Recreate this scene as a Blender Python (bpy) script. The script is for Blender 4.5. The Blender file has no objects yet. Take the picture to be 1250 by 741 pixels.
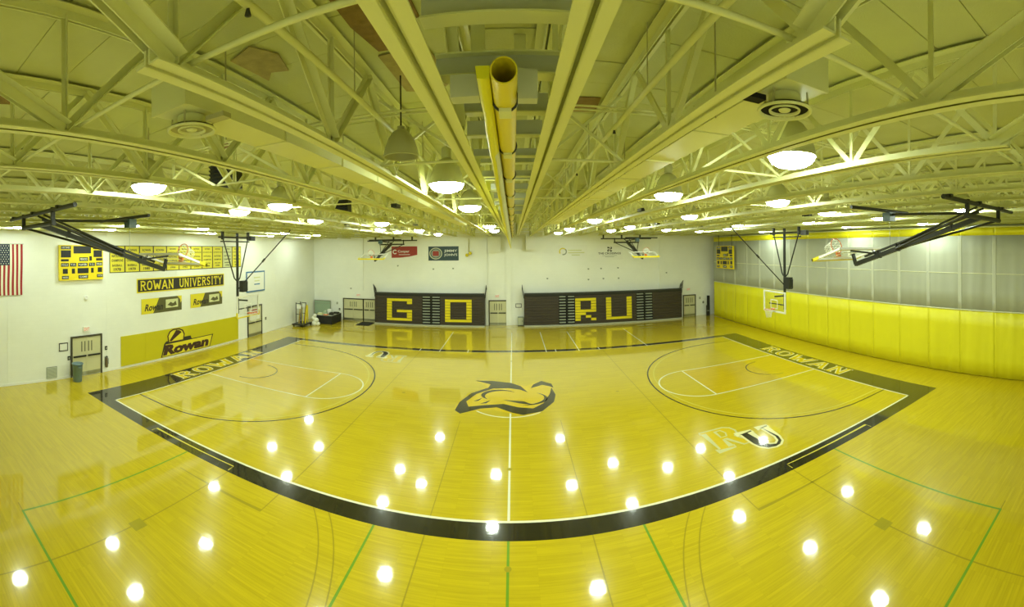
import bpy, bmesh, math, random
from mathutils import Vector, Matrix
random.seed(7)
SC = bpy.context.scene
COL = SC.collection
PI = math.pi

# ------------------------------------------------------------------ camera
# stitched gym panorama: central cylindrical projection, level, slightly rolled
FPX, X0, Y0 = 486.405, 622.0, 303.632
CAM = Vector((0.1628, -9.2562, 6.3721))
cd = bpy.data.cameras.new('camera')
cd.type = 'PANO'
cd.panorama_type = 'CENTRAL_CYLINDRICAL'
cd.central_cylindrical_range_u_min = -X0 / FPX
cd.central_cylindrical_range_u_max = (1250 - X0) / FPX
cd.central_cylindrical_range_v_min = -(741 - Y0) / FPX
cd.central_cylindrical_range_v_max = Y0 / FPX
cd.central_cylindrical_radius = 1.0
cd.clip_start = 0.02
cam = bpy.data.objects.new('camera', cd)
COL.objects.link(cam)
cam.matrix_world = (Matrix.Translation(CAM) @ Matrix.Rotation(0.0091, 4, 'Z')
                    @ Matrix.Rotation(0.0090, 4, 'Y') @ Matrix.Rotation(PI / 2, 4, 'X'))
SC.camera = cam

# ------------------------------------------------------------------ world, exposure
w = bpy.data.worlds.new('world'); SC.world = w; w.use_nodes = True
w.node_tree.nodes['Background'].inputs[0].default_value = (0.02, 0.02, 0.018, 1)
w.node_tree.nodes['Background'].inputs[1].default_value = 1.0
SC.view_settings.view_transform = 'Standard'
SC.view_settings.look = 'None'
SC.view_settings.exposure = 0.50
SC.view_settings.gamma = 1.0
SC.view_settings.use_curve_mapping = False
LAMP_STRENGTH = 66.0
LAMP_COLOR = (0.88, 1.0, 0.85)

# ------------------------------------------------------------------ materials
MATS = {}
def mat(name, col, rough=0.5, metal=0.0, coat=0.0, spec=0.5, vary=0.0, vscale=3.0, bump=0.0, bscale=30.0,
        emit=None, trans=0.0, coatr=0.05):
    if name in MATS: return MATS[name]
    m = bpy.data.materials.new(name); m.use_nodes = True
    nt = m.node_tree; b = nt.nodes['Principled BSDF']
    b.inputs['Base Color'].default_value = (*col, 1)
    b.inputs['Roughness'].default_value = rough
    b.inputs['Metallic'].default_value = metal
    b.inputs['Specular IOR Level'].default_value = spec
    if coat: b.inputs['Coat Weight'].default_value = coat; b.inputs['Coat Roughness'].default_value = coatr
    if vary or bump:
        tc = nt.nodes.new('ShaderNodeNewGeometry')
    if vary:
        n = nt.nodes.new('ShaderNodeTexNoise'); n.inputs['Scale'].default_value = vscale; n.inputs['Detail'].default_value = 4
        nt.links.new(tc.outputs['Position'], n.inputs['Vector'])
        mx = nt.nodes.new('ShaderNodeMix'); mx.data_type = 'RGBA'
        mx.inputs['A'].default_value = (*[c * (1 - vary) for c in col], 1)
        mx.inputs['B'].default_value = (*[min(1, c * (1 + vary)) for c in col], 1)
        nt.links.new(n.outputs['Fac'], mx.inputs['Factor']); nt.links.new(mx.outputs['Result'], b.inputs['Base Color'])
    if bump:
        n2 = nt.nodes.new('ShaderNodeTexNoise'); n2.inputs['Scale'].default_value = bscale; n2.inputs['Detail'].default_value = 3
        nt.links.new(tc.outputs['Position'], n2.inputs['Vector'])
        bp = nt.nodes.new('ShaderNodeBump'); bp.inputs['Strength'].default_value = bump; bp.inputs['Distance'].default_value = 0.01
        nt.links.new(n2.outputs['Fac'], bp.inputs['Height']); nt.links.new(bp.outputs['Normal'], b.inputs['Normal'])
    if emit:
        b.inputs['Emission Color'].default_value = (*emit[0], 1); b.inputs['Emission Strength'].default_value = emit[1]
    if trans:
        out = nt.nodes['Material Output']; t = nt.nodes.new('ShaderNodeBsdfTransparent'); ms = nt.nodes.new('ShaderNodeMixShader')
        ms.inputs[0].default_value = trans
        nt.links.new(b.outputs[0], ms.inputs[1]); nt.links.new(t.outputs[0], ms.inputs[2]); nt.links.new(ms.outputs[0], out.inputs[0])
    MATS[name] = m
    return m

FLOOR_ROUGH = 0.05
def floor_mat(name, col, strips=True):
    """varnished maple: narrow strips along X; the same varnish over every painted line"""
    m = bpy.data.materials.new(name); m.use_nodes = True
    nt = m.node_tree; N = nt.nodes; L = nt.links; b = N['Principled BSDF']
    b.inputs['Roughness'].default_value = 0.2
    b.inputs['Specular IOR Level'].default_value = 0.10
    b.inputs['Coat Weight'].default_value = 1.0; b.inputs['Coat Roughness'].default_value = FLOOR_ROUGH
    b.inputs['Coat IOR'].default_value = 1.5
    geo = N.new('ShaderNodeNewGeometry')
    br = N.new('ShaderNodeTexBrick'); br.offset = 0.37; br.offset_frequency = 1; br.squash = 1
    br.inputs['Scale'].default_value = 1.0; br.inputs['Mortar Size'].default_value = 0.0012
    br.inputs['Mortar Smooth'].default_value = 0.3; br.inputs['Bias'].default_value = 0.0
    br.inputs['Brick Width'].default_value = 0.95; br.inputs['Row Height'].default_value = 0.057
    k = 0.06 if strips else 0.02
    br.inputs['Color1'].default_value = (*[c * (1 - k) for c in col], 1)
    br.inputs['Color2'].default_value = (*[min(1, c * (1 + k)) for c in col], 1)
    br.inputs['Mortar'].default_value = (*[c * (0.80 if strips else 0.95) for c in col], 1)
    L.new(geo.outputs['Position'], br.inputs['Vector'])
    mp = N.new('ShaderNodeMapping'); mp.inputs['Scale'].default_value = (0.6, 14, 1)
    L.new(geo.outputs['Position'], mp.inputs['Vector'])
    nz = N.new('ShaderNodeTexNoise'); nz.inputs['Scale'].default_value = 1.6; nz.inputs['Detail'].default_value = 5
    L.new(mp.outputs[0], nz.inputs['Vector'])
    rm = N.new('ShaderNodeMapRange'); rm.inputs['From Min'].default_value = .3; rm.inputs['From Max'].default_value = .7
    rm.inputs['To Min'].default_value = 0.92 if strips else .98; rm.inputs['To Max'].default_value = 1.07 if strips else 1.02
    L.new(nz.outputs['Fac'], rm.inputs['Value'])
    mx = N.new('ShaderNodeMix'); mx.data_type = 'RGBA'; mx.blend_type = 'MULTIPLY'; mx.inputs['Factor'].default_value = 1
    L.new(br.outputs['Color'], mx.inputs['A']); L.new(rm.outputs[0], mx.inputs['B'])
    L.new(mx.outputs['Result'], b.inputs['Base Color'])
    # faint waviness of the varnish stretches the lamp reflections
    n3 = N.new('ShaderNodeTexNoise'); n3.inputs['Scale'].default_value = 3.0; n3.inputs['Detail'].default_value = 2
    mp2 = N.new('ShaderNodeMapping'); mp2.inputs['Scale'].default_value = (0.5, 3, 1)
    L.new(geo.outputs['Position'], mp2.inputs['Vector']); L.new(mp2.outputs[0], n3.inputs['Vector'])
    bp = N.new('ShaderNodeBump'); bp.inputs['Strength'].default_value = 0.025; bp.inputs['Distance'].default_value = 0.02
    L.new(n3.outputs['Fac'], bp.inputs['Height']); L.new(bp.outputs['Normal'], b.inputs['Coat Normal'])
    MATS[name] = m
    return m

def wall_mat(name, col):
    """painted masonry: faint block joints in relief"""
    m = bpy.data.materials.new(name); m.use_nodes = True
    nt = m.node_tree; N = nt.nodes; L = nt.links; b = N['Principled BSDF']
    b.inputs['Roughness'].default_value = 0.6
    geo = N.new('ShaderNodeNewGeometry'); sx = N.new('ShaderNodeSeparateXYZ'); L.new(geo.outputs['Position'], sx.inputs[0])
    ad = N.new('ShaderNodeMath'); ad.operation = 'ADD'; L.new(sx.outputs[0], ad.inputs[0]); L.new(sx.outputs[1], ad.inputs[1])
    cx = N.new('ShaderNodeCombineXYZ'); L.new(ad.outputs[0], cx.inputs[0]); L.new(sx.outputs[2], cx.inputs[1])
    br = N.new('ShaderNodeTexBrick'); br.inputs['Scale'].default_value = 1; br.inputs['Brick Width'].default_value = .4
    br.inputs['Row Height'].default_value = .2; br.inputs['Mortar Size'].default_value = .006; br.inputs['Mortar Smooth'].default_value = .6
    br.inputs['Color1'].default_value = (*[c * .985 for c in col], 1); br.inputs['Color2'].default_value = (*col, 1)
    br.inputs['Mortar'].default_value = (*[c * .96 for c in col], 1)
    L.new(cx.outputs[0], br.inputs['Vector'])
    nz = N.new('ShaderNodeTexNoise'); nz.inputs['Scale'].default_value = .5; nz.inputs['Detail'].default_value = 5
    L.new(geo.outputs['Position'], nz.inputs['Vector'])
    rm = N.new('ShaderNodeMapRange'); rm.inputs['To Min'].default_value = .92; rm.inputs['To Max'].default_value = 1.06
    L.new(nz.outputs['Fac'], rm.inputs['Value'])
    mx = N.new('ShaderNodeMix'); mx.data_type = 'RGBA'; mx.blend_type = 'MULTIPLY'; mx.inputs['Factor'].default_value = 1
    L.new(br.outputs['Color'], mx.inputs['A']); L.new(rm.outputs[0], mx.inputs['B']); L.new(mx.outputs['Result'], b.inputs['Base Color'])
    bp = N.new('ShaderNodeBump'); bp.inputs['Strength'].default_value = .25; bp.inputs['Distance'].default_value = .004; bp.invert = True
    L.new(br.outputs['Fac'], bp.inputs['Height']); L.new(bp.outputs['Normal'], b.inputs['Normal'])
    MATS[name] = m
    return m

MAPLE = (0.555, 0.430, 0.010)
maple = floor_mat('maple_floor', MAPLE)
f_key = floor_mat('key_stain', (0.59, 0.42, 0.006))
f_black = floor_mat('black_floor_paint', (0.014, 0.013, 0.006), False)
f_white = floor_mat('white_floor_paint', (0.85, 0.85, 0.62), False)
f_cream = floor_mat('cream_floor_paint', (0.80, 0.76, 0.40), False)
f_gold = floor_mat('gold_floor_paint', (0.66, 0.48, 0.004), False)
f_green = floor_mat('green_floor_paint', (0.16, 0.33, 0.02), False)
f_brown = floor_mat('brown_floor_paint', (0.36, 0.29, 0.012), False)
f_pale = floor_mat('pale_floor_line', (0.66, 0.58, 0.08), False)
f_scuff = floor_mat('scuffed_tape', (0.38, 0.32, 0.015), False)
wallm = wall_mat('white_masonry', (0.88, 0.90, 0.83))
steel = mat('cream_steel', (0.76, 0.77, 0.37), .5, vary=.05, vscale=1.2)
steel_dk = mat('olive_steel', (0.48, 0.46, 0.22), .6, vary=.08, vscale=1.5)
deckm = mat('cream_deck', (0.60, 0.62, 0.27), .85, vary=.10, vscale=1.6, bump=.35, bscale=45)
deck_brown = mat('bare_brown_deck', (0.26, 0.17, 0.05), .9, vary=.5, vscale=9, bump=.6, bscale=30)
greych = mat('grey_channel', (0.52, 0.54, 0.38), .5, vary=.05)
pipe_y = mat('yellow_pipe', (0.80, 0.66, 0.02), .38)
vinyl = mat('yellow_vinyl', (0.82, 0.77, 0.012), .42, vary=.04, vscale=.8)
mesh_w = mat('pale_netting', (0.72, 0.74, 0.52), .8)
seam_w = mat('netting_seam', (0.72, 0.75, 0.62), .8, trans=.3)
deck_tan = mat('torn_tan_deck', (0.44, 0.36, 0.13), .9, vary=.35, vscale=8, bump=.6, bscale=30)
panem = mat('door_pane_dark', (0.22, 0.22, 0.14), .2)
netting = mat('grey_netting', (0.56, 0.59, 0.48), .8, trans=.22)
blackm = mat('black_steel', (0.018, 0.020, 0.015), .42)
dark = mat('dark_gap', (0.006, 0.006, 0.005), .9)
whitep = mat('white_paint', (0.85, 0.86, 0.80), .45)
lampshell = mat('lamp_shell', (0.50, 0.50, 0.24), .45)
lens_m = mat('lamp_lens', (0.9, 0.9, 0.85), .4, emit=(LAMP_COLOR, LAMP_STRENGTH))
lens_off = mat('dead_lamp_inside', (0.42, 0.42, 0.20), .5)
glass = mat('clear_glass', (0.25, 0.30, 0.26), .05, trans=.93)
doorm = mat('beige_door', (0.62, 0.60, 0.36), .45, vary=.03)
framem = mat('dark_brown_frame', (0.055, 0.05, 0.03), .5)
chrome = mat('steel_bar', (0.35, 0.36, 0.28), .3, metal=.8)
brownseat = mat('brown_bleacher', (0.050, 0.038, 0.026), .45)
yellseat = mat('yellow_bleacher', (0.80, 0.66, 0.012), .4)
greystep = mat('grey_step', (0.30, 0.33, 0.27), .5)
palestep = mat('pale_kickboard', (0.42, 0.43, 0.34), .5)
board_y = mat('scoreboard_yellow', (0.85, 0.68, 0.01), .4)
board_b = mat('scoreboard_black', (0.018, 0.022, 0.026), .3)
inkb = mat('black_ink', (0.03, 0.026, 0.02), .5)
inkw = mat('white_ink', (0.82, 0.84, 0.78), .5)
inkg = mat('gold_ink', (0.80, 0.68, 0.03), .45)
bannery = mat('yellow_banner', (0.78, 0.70, 0.05), .6, vary=.05)
bannerp = mat('faded_banner', (0.66, 0.68, 0.36), .6, vary=.05)
matgold = mat('gold_wall_mat', (0.60, 0.53, 0.008), .45, vary=.05, vscale=.7)
maroon = mat('maroon_ink', (0.055, 0.022, 0.016), .5)
redm = mat('banner_red', (0.36, 0.035, 0.018), .5)
navy = mat('banner_navy', (0.022, 0.055, 0.065), .5)
flagr = mat('flag_red', (0.36, 0.012, 0.018), .7)
flagw = mat('flag_white', (0.78, 0.80, 0.62), .7)
flagb = mat('flag_blue', (0.018, 0.03, 0.06), .7)
tealbin = mat('grey_blue_bin', (0.16, 0.24, 0.25), .5)
orange = mat('orange_rim', (0.70, 0.17, 0.04), .4)
netm = mat('white_net', (0.82, 0.84, 0.74), .7)
padgold = mat('yellow_pad', (0.85, 0.74, 0.02), .45)
redsign = mat('red_exit_letters', (0.6, 0.10, 0.07), .5, emit=((1, .2, .12), .25))
bluem = mat('blue_frame', (0.04, 0.16, 0.36), .5)
rubber = mat('black_rubber', (0.015, 0.015, 0.013), .8)
tanm = mat('tan_wood', (0.42, 0.28, 0.05), .5)
posterd = mat('poster_dark', (0.11, 0.105, 0.035), .5, vary=.25, vscale=4)
greenboard = mat('green_glass_board', (0.34, 0.46, 0.33), .15)
redext = mat('extinguisher_red', (0.14, 0.10, 0.05), .35)

# ------------------------------------------------------------------ mesh helpers
class MB:
    def __init__(s): s.v = []; s.f = []; s.sm = []
    def add(s, vs, fs, smooth=False):
        o = len(s.v); s.v += [tuple(v) for v in vs]; s.f += [tuple(i + o for i in f) for f in fs]; s.sm += [smooth] * len(fs); return s
    def box(s, x0, x1, y0, y1, z0, z1):
        if x0 > x1: x0, x1 = x1, x0
        if y0 > y1: y0, y1 = y1, y0
        if z0 > z1: z0, z1 = z1, z0
        return s.add([(x0,y0,z0),(x1,y0,z0),(x1,y1,z0),(x0,y1,z0),(x0,y0,z1),(x1,y0,z1),(x1,y1,z1),(x0,y1,z1)],
              [(3,2,1,0),(4,5,6,7),(0,1,5,4),(1,2,6,5),(2,3,7,6),(3,0,4,7)])
    def bar(s, a, b, wd, ht, up=(0,0,1)):
        """rectangular bar from a to b; wd across, ht along up"""
        a = Vector(a); b = Vector(b); d = (b - a).normalized(); up = Vector(up)
        if abs(d.dot(up)) > .98: up = Vector((1,0,0))
        sx = d.cross(up).normalized() * wd / 2; sz = sx.cross(d).normalized() * ht / 2
        vs = [p + i * sx + j * sz for p in (a, b) for i, j in ((-1,-1),(1,-1),(1,1),(-1,1))]
        return s.add(vs, [(0,1,2,3),(7,6,5,4),(4,5,1,0),(5,6,2,1),(6,7,3,2),(7,4,0,3)])
    def tube(s, pts, r, n=8, cap=True):
        pts = [Vector(p) for p in pts]; rings = []
        for i, p in enumerate(pts):
            d = (pts[min(i+1, len(pts)-1)] - pts[max(i-1, 0)]).normalized()
            up = Vector((0,0,1)) if abs(d.z) < .95 else Vector((1,0,0))
            sx = d.cross(up).normalized(); sz = sx.cross(d).normalized()
            rr = r[i] if isinstance(r, (list, tuple)) else r
            rings.append([p + rr * (math.cos(2*PI*k/n) * sx + math.sin(2*PI*k/n) * sz) for k in range(n)])
        vs = [v for rg in rings for v in rg]
        fs = [(i*n+k, i*n+(k+1) % n, (i+1)*n+(k+1) % n, (i+1)*n+k) for i in range(len(pts)-1) for k in range(n)]
        s.add(vs, fs, True)
        if cap: s.add(rings[0], [tuple(range(n))[::-1]]); s.add(rings[-1], [tuple(range(n))])
        return s
    def lathe(s, prof, n=20, c=(0,0,0), smooth=True):
        """profile of (radius, z) revolved about z"""
        vs = [(c[0]+r*math.cos(2*PI*k/n), c[1]+r*math.sin(2*PI*k/n), c[2]+z) for r, z in prof for k in range(n)]
        fs = [(i*n+k, i*n+(k+1) % n, (i+1)*n+(k+1) % n, (i+1)*n+k) for i in range(len(prof)-1) for k in range(n)]
        return s.add(vs, fs, smooth)
    def disc(s, c, r, n=20, z=0):
        return s.add([(c[0]+r*math.cos(2*PI*k/n), c[1]+r*math.sin(2*PI*k/n), z) for k in range(n)], [tuple(range(n))])
    def torus(s, c, R, r, n=24, m=8, axis=None):
        M = axis or Matrix.Identity(3); c = Vector(c)
        vs = [c + M @ Vector(((R+r*math.cos(2*PI*j/m))*math.cos(2*PI*i/n), (R+r*math.cos(2*PI*j/m))*math.sin(2*PI*i/n), r*math.sin(2*PI*j/m))) for i in range(n) for j in range(m)]
        fs = [(i*m+j, ((i+1) % n)*m+j, ((i+1) % n)*m+(j+1) % m, i*m+(j+1) % m) for i in range(n) for j in range(m)]
        return s.add(vs, fs, True)
    def strip(s, pts, wd, z=0.0, closed=False):
        """flat ribbon of width wd along 2d polyline at height z"""
        P = [Vector((p[0], p[1])) for p in pts]; n = len(P); vs = []
        for i in range(n):
            a = P[i-1] if (i or closed) else P[i]; b = P[(i+1) % n] if (i < n-1 or closed) else P[i]
            d = (b - a).normalized(); nr = Vector((-d.y, d.x)) * wd / 2
            if 0 < i < n-1 or closed:
                d1 = (P[i]-a).normalized(); cs = max(.35, Vector((-d1.y, d1.x)).dot(nr.normalized())); nr = nr / cs
            vs += [(P[i].x-nr.x, P[i].y-nr.y, z), (P[i].x+nr.x, P[i].y+nr.y, z)]
        m = n if closed else n-1
        return s.add(vs, [(2*i, 2*((i+1) % n), 2*((i+1) % n)+1, 2*i+1) for i in range(m)])
    def rect(s, x0, x1, y0, y1, z=0.0):
        return s.add([(x0,y0,z),(x1,y0,z),(x1,y1,z),(x0,y1,z)], [(0,1,2,3)])
    def poly(s, pts, z=0.0, th=0.0):
        """filled simple polygon (triangulated), optional thickness"""
        bm = bmesh.new(); vs = [bm.verts.new((p[0], p[1], z)) for p in pts]
        f = bm.faces.new(vs); bm.normal_update()
        if f.normal.z < 0: f.normal_flip()
        bmesh.ops.triangulate(bm, faces=[f])
        bm.verts.index_update()
        base = [tuple(v.co) for v in bm.verts]; fs = [tuple(v.index for v in f.verts) for f in bm.faces]
        bm.free()
        n = len(base)
        if th:
            vs = base + [(x, y, zz - th) for x, y, zz in base]
            area = sum(pts[i][0]*pts[(i+1) % n][1]-pts[(i+1) % n][0]*pts[i][1] for i in range(n))
            sd = [(i, (i+1) % n, (i+1) % n + n, i + n) for i in range(n)]
            if area > 0: sd = [q[::-1] for q in sd]
            return s.add(vs, fs + [tuple(i + n for i in f)[::-1] for f in fs] + sd)
        return s.add(base, fs)
    def mesh(s, name):
        me = bpy.data.meshes.new(name); me.from_pydata(s.v, [], s.f)
        me.polygons.foreach_set('use_smooth', s.sm); me.update(); return me
    def build(s, name, m=None, parent=None):
        me = s.mesh(name)
        if m: me.materials.append(m)
        return link(name, me, parent)

def link(name, me, parent=None):
    o = bpy.data.objects.new(name, me); COL.objects.link(o)
    if parent: o.parent = parent
    return o
def tag(o, label, cat, group=None, kind=None):
    o['label'] = label; o['category'] = cat
    if group: o['group'] = group
    if kind: o['kind'] = kind
    return o
def thing(name, label, cat, loc=(0,0,0), group=None, M=None):
    o = bpy.data.objects.new(name, None); COL.objects.link(o); o.empty_display_size = .2
    if M is not None: o.matrix_world = M
    else: o.location = loc
    return tag(o, label, cat, group)
def struct(o): o['kind'] = 'structure'; return o
def copy_tree(o, parent=None):
    c = o.copy(); COL.objects.link(c); c.parent = parent
    for ch in list(o.children): copy_tree(ch, c)
    return c
def frame(origin, xd, up):
    xd = Vector(xd); up = Vector(up); n = xd.cross(up)
    M = Matrix.Identity(4)
    for i in range(3): M[i][0] = xd[i]; M[i][1] = up[i]; M[i][2] = n[i]; M[i][3] = origin[i]
    return M
XW_L, XW_R, YW_F, YW_N, ZTOP = -18.0, 19.2, 24.0, -10.1, 8.56
def on_left(y, z, off=0.0): return frame((XW_L + off, y, z), (0,1,0), (0,0,1))     # x along +Y, facing +X
def on_far(x, z, off=0.0): return frame((x, YW_F - off, z), (1,0,0), (0,0,1))      # faces -Y

TEXT_CACHE = {}
def text_verts(body, bold=0.0):
    key = (body, bold)
    if key not in TEXT_CACHE:
        cu = bpy.data.curves.new('t', 'FONT'); cu.body = body; cu.size = 1; cu.offset = bold; cu.resolution_u = 2
        o = bpy.data.objects.new('t', cu); COL.objects.link(o)
        dg = bpy.context.evaluated_depsgraph_get()
        me = bpy.data.meshes.new_from_object(o.evaluated_get(dg))
        vs = [tuple(v.co) for v in me.vertices]; fs = [tuple(p.vertices) for p in me.polygons]
        bpy.data.objects.remove(o); bpy.data.curves.remove(cu); bpy.data.meshes.remove(me)
        TEXT_CACHE[key] = (vs, fs)
    return TEXT_CACHE[key]
def put_text(mb, body, x0, x1, y0, y1, z, bold=0.0, shear=0.0):
    """letters stretched into the rectangle"""
    vs, fs = text_verts(body, bold)
    ax = min(v[0] for v in vs); bx = max(v[0] for v in vs); ay = min(v[1] for v in vs); by = max(v[1] for v in vs)
    out = []
    for v in vs:
        ty = (v[1]-ay)/(by-ay); out.append((x0 + (v[0]-ax)/(bx-ax)*(x1-x0) + shear*ty*(y1-y0), y0 + ty*(y1-y0), z))
    return mb.add(out, fs)

# slab-serif capitals as strokes in a 1 x 1.3 cell (thick strokes + serifs)
SLAB = {
 'R': ([[(.18,0),(.18,1.3)],[(.18,1.22),(.6,1.22),(.82,1.05),(.82,.85),(.6,.68),(.18,.68)],[(.5,.68),(.86,0)]],[(.18,0),(.18,1.3),(.9,0)]),
 'O': ([[(.5,.08),(.22,.2),(.12,.5),(.12,.8),(.22,1.1),(.5,1.22),(.78,1.1),(.88,.8),(.88,.5),(.78,.2),(.5,.08)]],[]),
 'W': ([[(.05,1.3),(.27,.04),(.5,.85),(.73,.04),(.95,1.3)]],[(.05,1.3),(.95,1.3)]),
 'A': ([[(.08,0),(.5,1.3),(.92,0)],[(.24,.42),(.76,.42)]],[(.08,0),(.92,0)]),
 'N': ([[(.16,0),(.16,1.3),(.84,0),(.84,1.3)]],[(.16,0),(.16,1.3),(.84,1.3)]),
 'U': ([[(.16,1.3),(.16,.42),(.26,.2),(.5,.11),(.74,.2),(.84,.42),(.84,1.3)]],[(.16,1.3),(.84,1.3)]),
 'I': ([[(.5,0),(.5,1.3)]],[(.5,0),(.5,1.3)]),
 'V': ([[(.08,1.3),(.5,0),(.92,1.3)]],[(.08,1.3),(.92,1.3)]),
 'E': ([[(.2,0),(.2,1.3)],[(.2,1.22),(.85,1.22)],[(.2,.66),(.65,.66)],[(.2,.08),(.85,.08)],[(.82,1.26),(.82,.95)],[(.82,.04),(.82,.35)]],[(.16,0),(.16,1.3)]),
 'S': ([[(.84,.98),(.72,1.18),(.5,1.23),(.26,1.15),(.18,.95),(.28,.75),(.72,.55),(.83,.35),(.73,.14),(.5,.06),(.26,.13),(.15,.34)]],[]),
 'T': ([[(.5,0),(.5,1.3)],[(.08,1.22),(.92,1.22)],[(.1,1.26),(.1,.95)],[(.9,1.26),(.9,.95)]],[(.5,0)]),
 'Y': ([[(.08,1.3),(.5,.62),(.92,1.3)],[(.5,.66),(.5,0)]],[(.08,1.3),(.92,1.3),(.5,0)]),
}
def slab_text(mb, body, x0, x1, y0, y1, z, wd=.19, serif=.17, gap=.14, narrow={'I': .55, ' ': .5, 'W': 1.4, 'A': 1.1}):
    tot = sum(narrow.get(c, 1.0) + gap for c in body) - gap; sx = (x1-x0)/tot; sy = (y1-y0)/1.3; cx = 0
    for c in body:
        wdt = narrow.get(c, 1.0)
        if c != ' ':
            st, se = SLAB[c]; off = cx - (1-wdt)/2
            kx = max(1.0, wdt); off = cx if wdt >= 1 else off
            T = lambda p: (x0 + (p[0]*kx+off)*sx, y0 + p[1]*sy)
            if c in 'WVNAY': st = [[l_[k_], l_[k_+1]] for l_ in st for k_ in range(len(l_)-1)]
            for i, line in enumerate(st):
                m2 = MB(); m2.strip([p for p in line], wd, 0)
                mb.add([(*T((v[0], min(1.3+max(0,wd-.3)*.5, max(-max(0,wd-.3)*.5, v[1])))), z + i*1e-4) for v in m2.v], m2.f)
            for p in se:
                yy = .06 if p[1] < .6 else 1.24
                a = T((p[0]-serif, yy-.06)); b = T((p[0]+serif*(.7 if c in 'WVYA' else 1), yy+.06)); a = (T((p[0]-serif*(.7 if c in 'WVYA' else 1), 0))[0], a[1]); mb.rect(a[0], b[0], a[1], b[1], z + 5e-4)
        cx += wdt + gap
    return mb

ORD = ['first','second','third','fourth','fifth','sixth','seventh','eighth','ninth','tenth','eleventh','twelfth','thirteenth','fourteenth','fifteenth','sixteenth','seventeenth','eighteenth','nineteenth','twentieth']

# ================================================================== SETTING
ft = 0.3048
CL, CW = 47 * ft, 50 * ft            # court half length, width
MIDY = CW / 2
floor = struct(MB().box(XW_L - .3, XW_R + .3, YW_N - .3, YW_F + .3, -.12, 0).build('floor', maple))
def fl(name, mb, m): return mb.build(name, m, floor)
def arc(cx, cy, r, a0, a1, n=40): return [(cx + r*math.cos(a0+(a1-a0)*i/n), cy + r*math.sin(a0+(a1-a0)*i/n)) for i in range(n+1)]

f_dkbrown = floor_mat('dark_brown_floor_paint', (0.17, 0.13, 0.012), False)
# --- painted court (all flat paint lies in the floor)
for s in (-1, 1):
    xb = s * CL; xf = s * (CL - 19*ft)
    fl('key_paint', MB().rect(min(xb, xf), max(xb, xf), MIDY-6*ft, MIDY+6*ft, .0008), f_key)
    for q in (-1, 1):
        fl('lane_line', MB().strip([(xb, MIDY+q*6*ft), (xf, MIDY+q*6*ft)], .06, .0016), f_white)
    fl('free_throw_line', MB().strip([(xf, MIDY-6*ft), (xf, MIDY+6*ft)], .06, .0018), f_white)
    a0 = PI/2 if s > 0 else -PI/2
    fl('free_throw_arc', MB().strip(arc(xf, MIDY, 6*ft, a0, a0+PI), .06, .0016), f_white)
    hx = s * (CL - 1.6)
    for r, m, wd, nm in ((6.32, f_black, .07, 'three_point_line'), (6.02, f_pale, .05, 'inner_three_point_line')):
        pts = [(xb, MIDY - r)] + arc(hx, MIDY, r, -PI/2, -PI/2 - s*PI, 64) + [(xb, MIDY + r)]
        fl(nm, MB().strip(pts, wd, .0014), m)
    fl('restricted_arc', MB().strip(arc(hx, MIDY, 1.22, -PI/2, -PI/2 - s*PI, 28), .065, .0017), f_dkbrown)
    # baseline band with lettering
    fl('baseline_band', MB().rect(min(xb, s*15.68), max(xb, s*15.68), -.58, CW+.45, .0010), f_black)
    fl('baseline', MB().strip([(xb - s*.03, 0), (xb - s*.03, CW)], .06, .0020), f_white)
    M = frame((s*14.56, MIDY, .0024), (0, -s, 0), (s, 0, 0))
    o = slab_text(MB(), 'ROWAN', -3.35, 3.35, -.02, .98, 0, wd=.31, serif=.25, gap=.26).build('band_letters_edge', f_cream, floor); o.matrix_local = M
    o = slab_text(MB(), 'ROWAN', -3.35, 3.35, -.02, .98, .0006, wd=.17, serif=.17, gap=.26).build('band_letters', f_gold, floor); o.matrix_local = M
fl('sideline_band', MB().rect(-CL, CL, -.58, 0, .0010), f_black)
fl('sideline_band', MB().rect(-CL, CL, CW, CW+.45, .0010), f_black)
fl('sideline', MB().strip([(-CL, .03), (CL, .03)], .075, .0020), f_white)
fl('sideline', MB().strip([(-CL, CW-.03), (CL, CW-.03)], .04, .0020), f_cream)
fl('centre_line', MB().strip([(0, .05), (0, CW)], .06, .0016), f_white)
fl('centre_circle', MB().strip(arc(0, MIDY, 1.83, PI*1.08, PI*1.72), .06, .0015), f_white)
for s in (-1, 1):     # thin gold coaching-box outlines set into the near band
    fl('coaching_box_line', MB().strip([(s*11.1, -.5), (s*11.1, -.25), (s*7.5, -.25), (s*7.5, -.5)], .03, .0018), f_pale)
# white volleyball lines beyond the far side
for x in (-4.47, 0.0, 2.15, 4.2, 8.66):
    fl('volleyball_line', MB().strip([(x, CW-.1), (x, 21.0)], .05, .0016), f_white)
for x in (-5.75, -2.7, 2.75, 5.5):
    fl('volleyball_tick', MB().strip([(x, CW-.1), (x, CW+.5)], .05, .0019), f_white)
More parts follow.
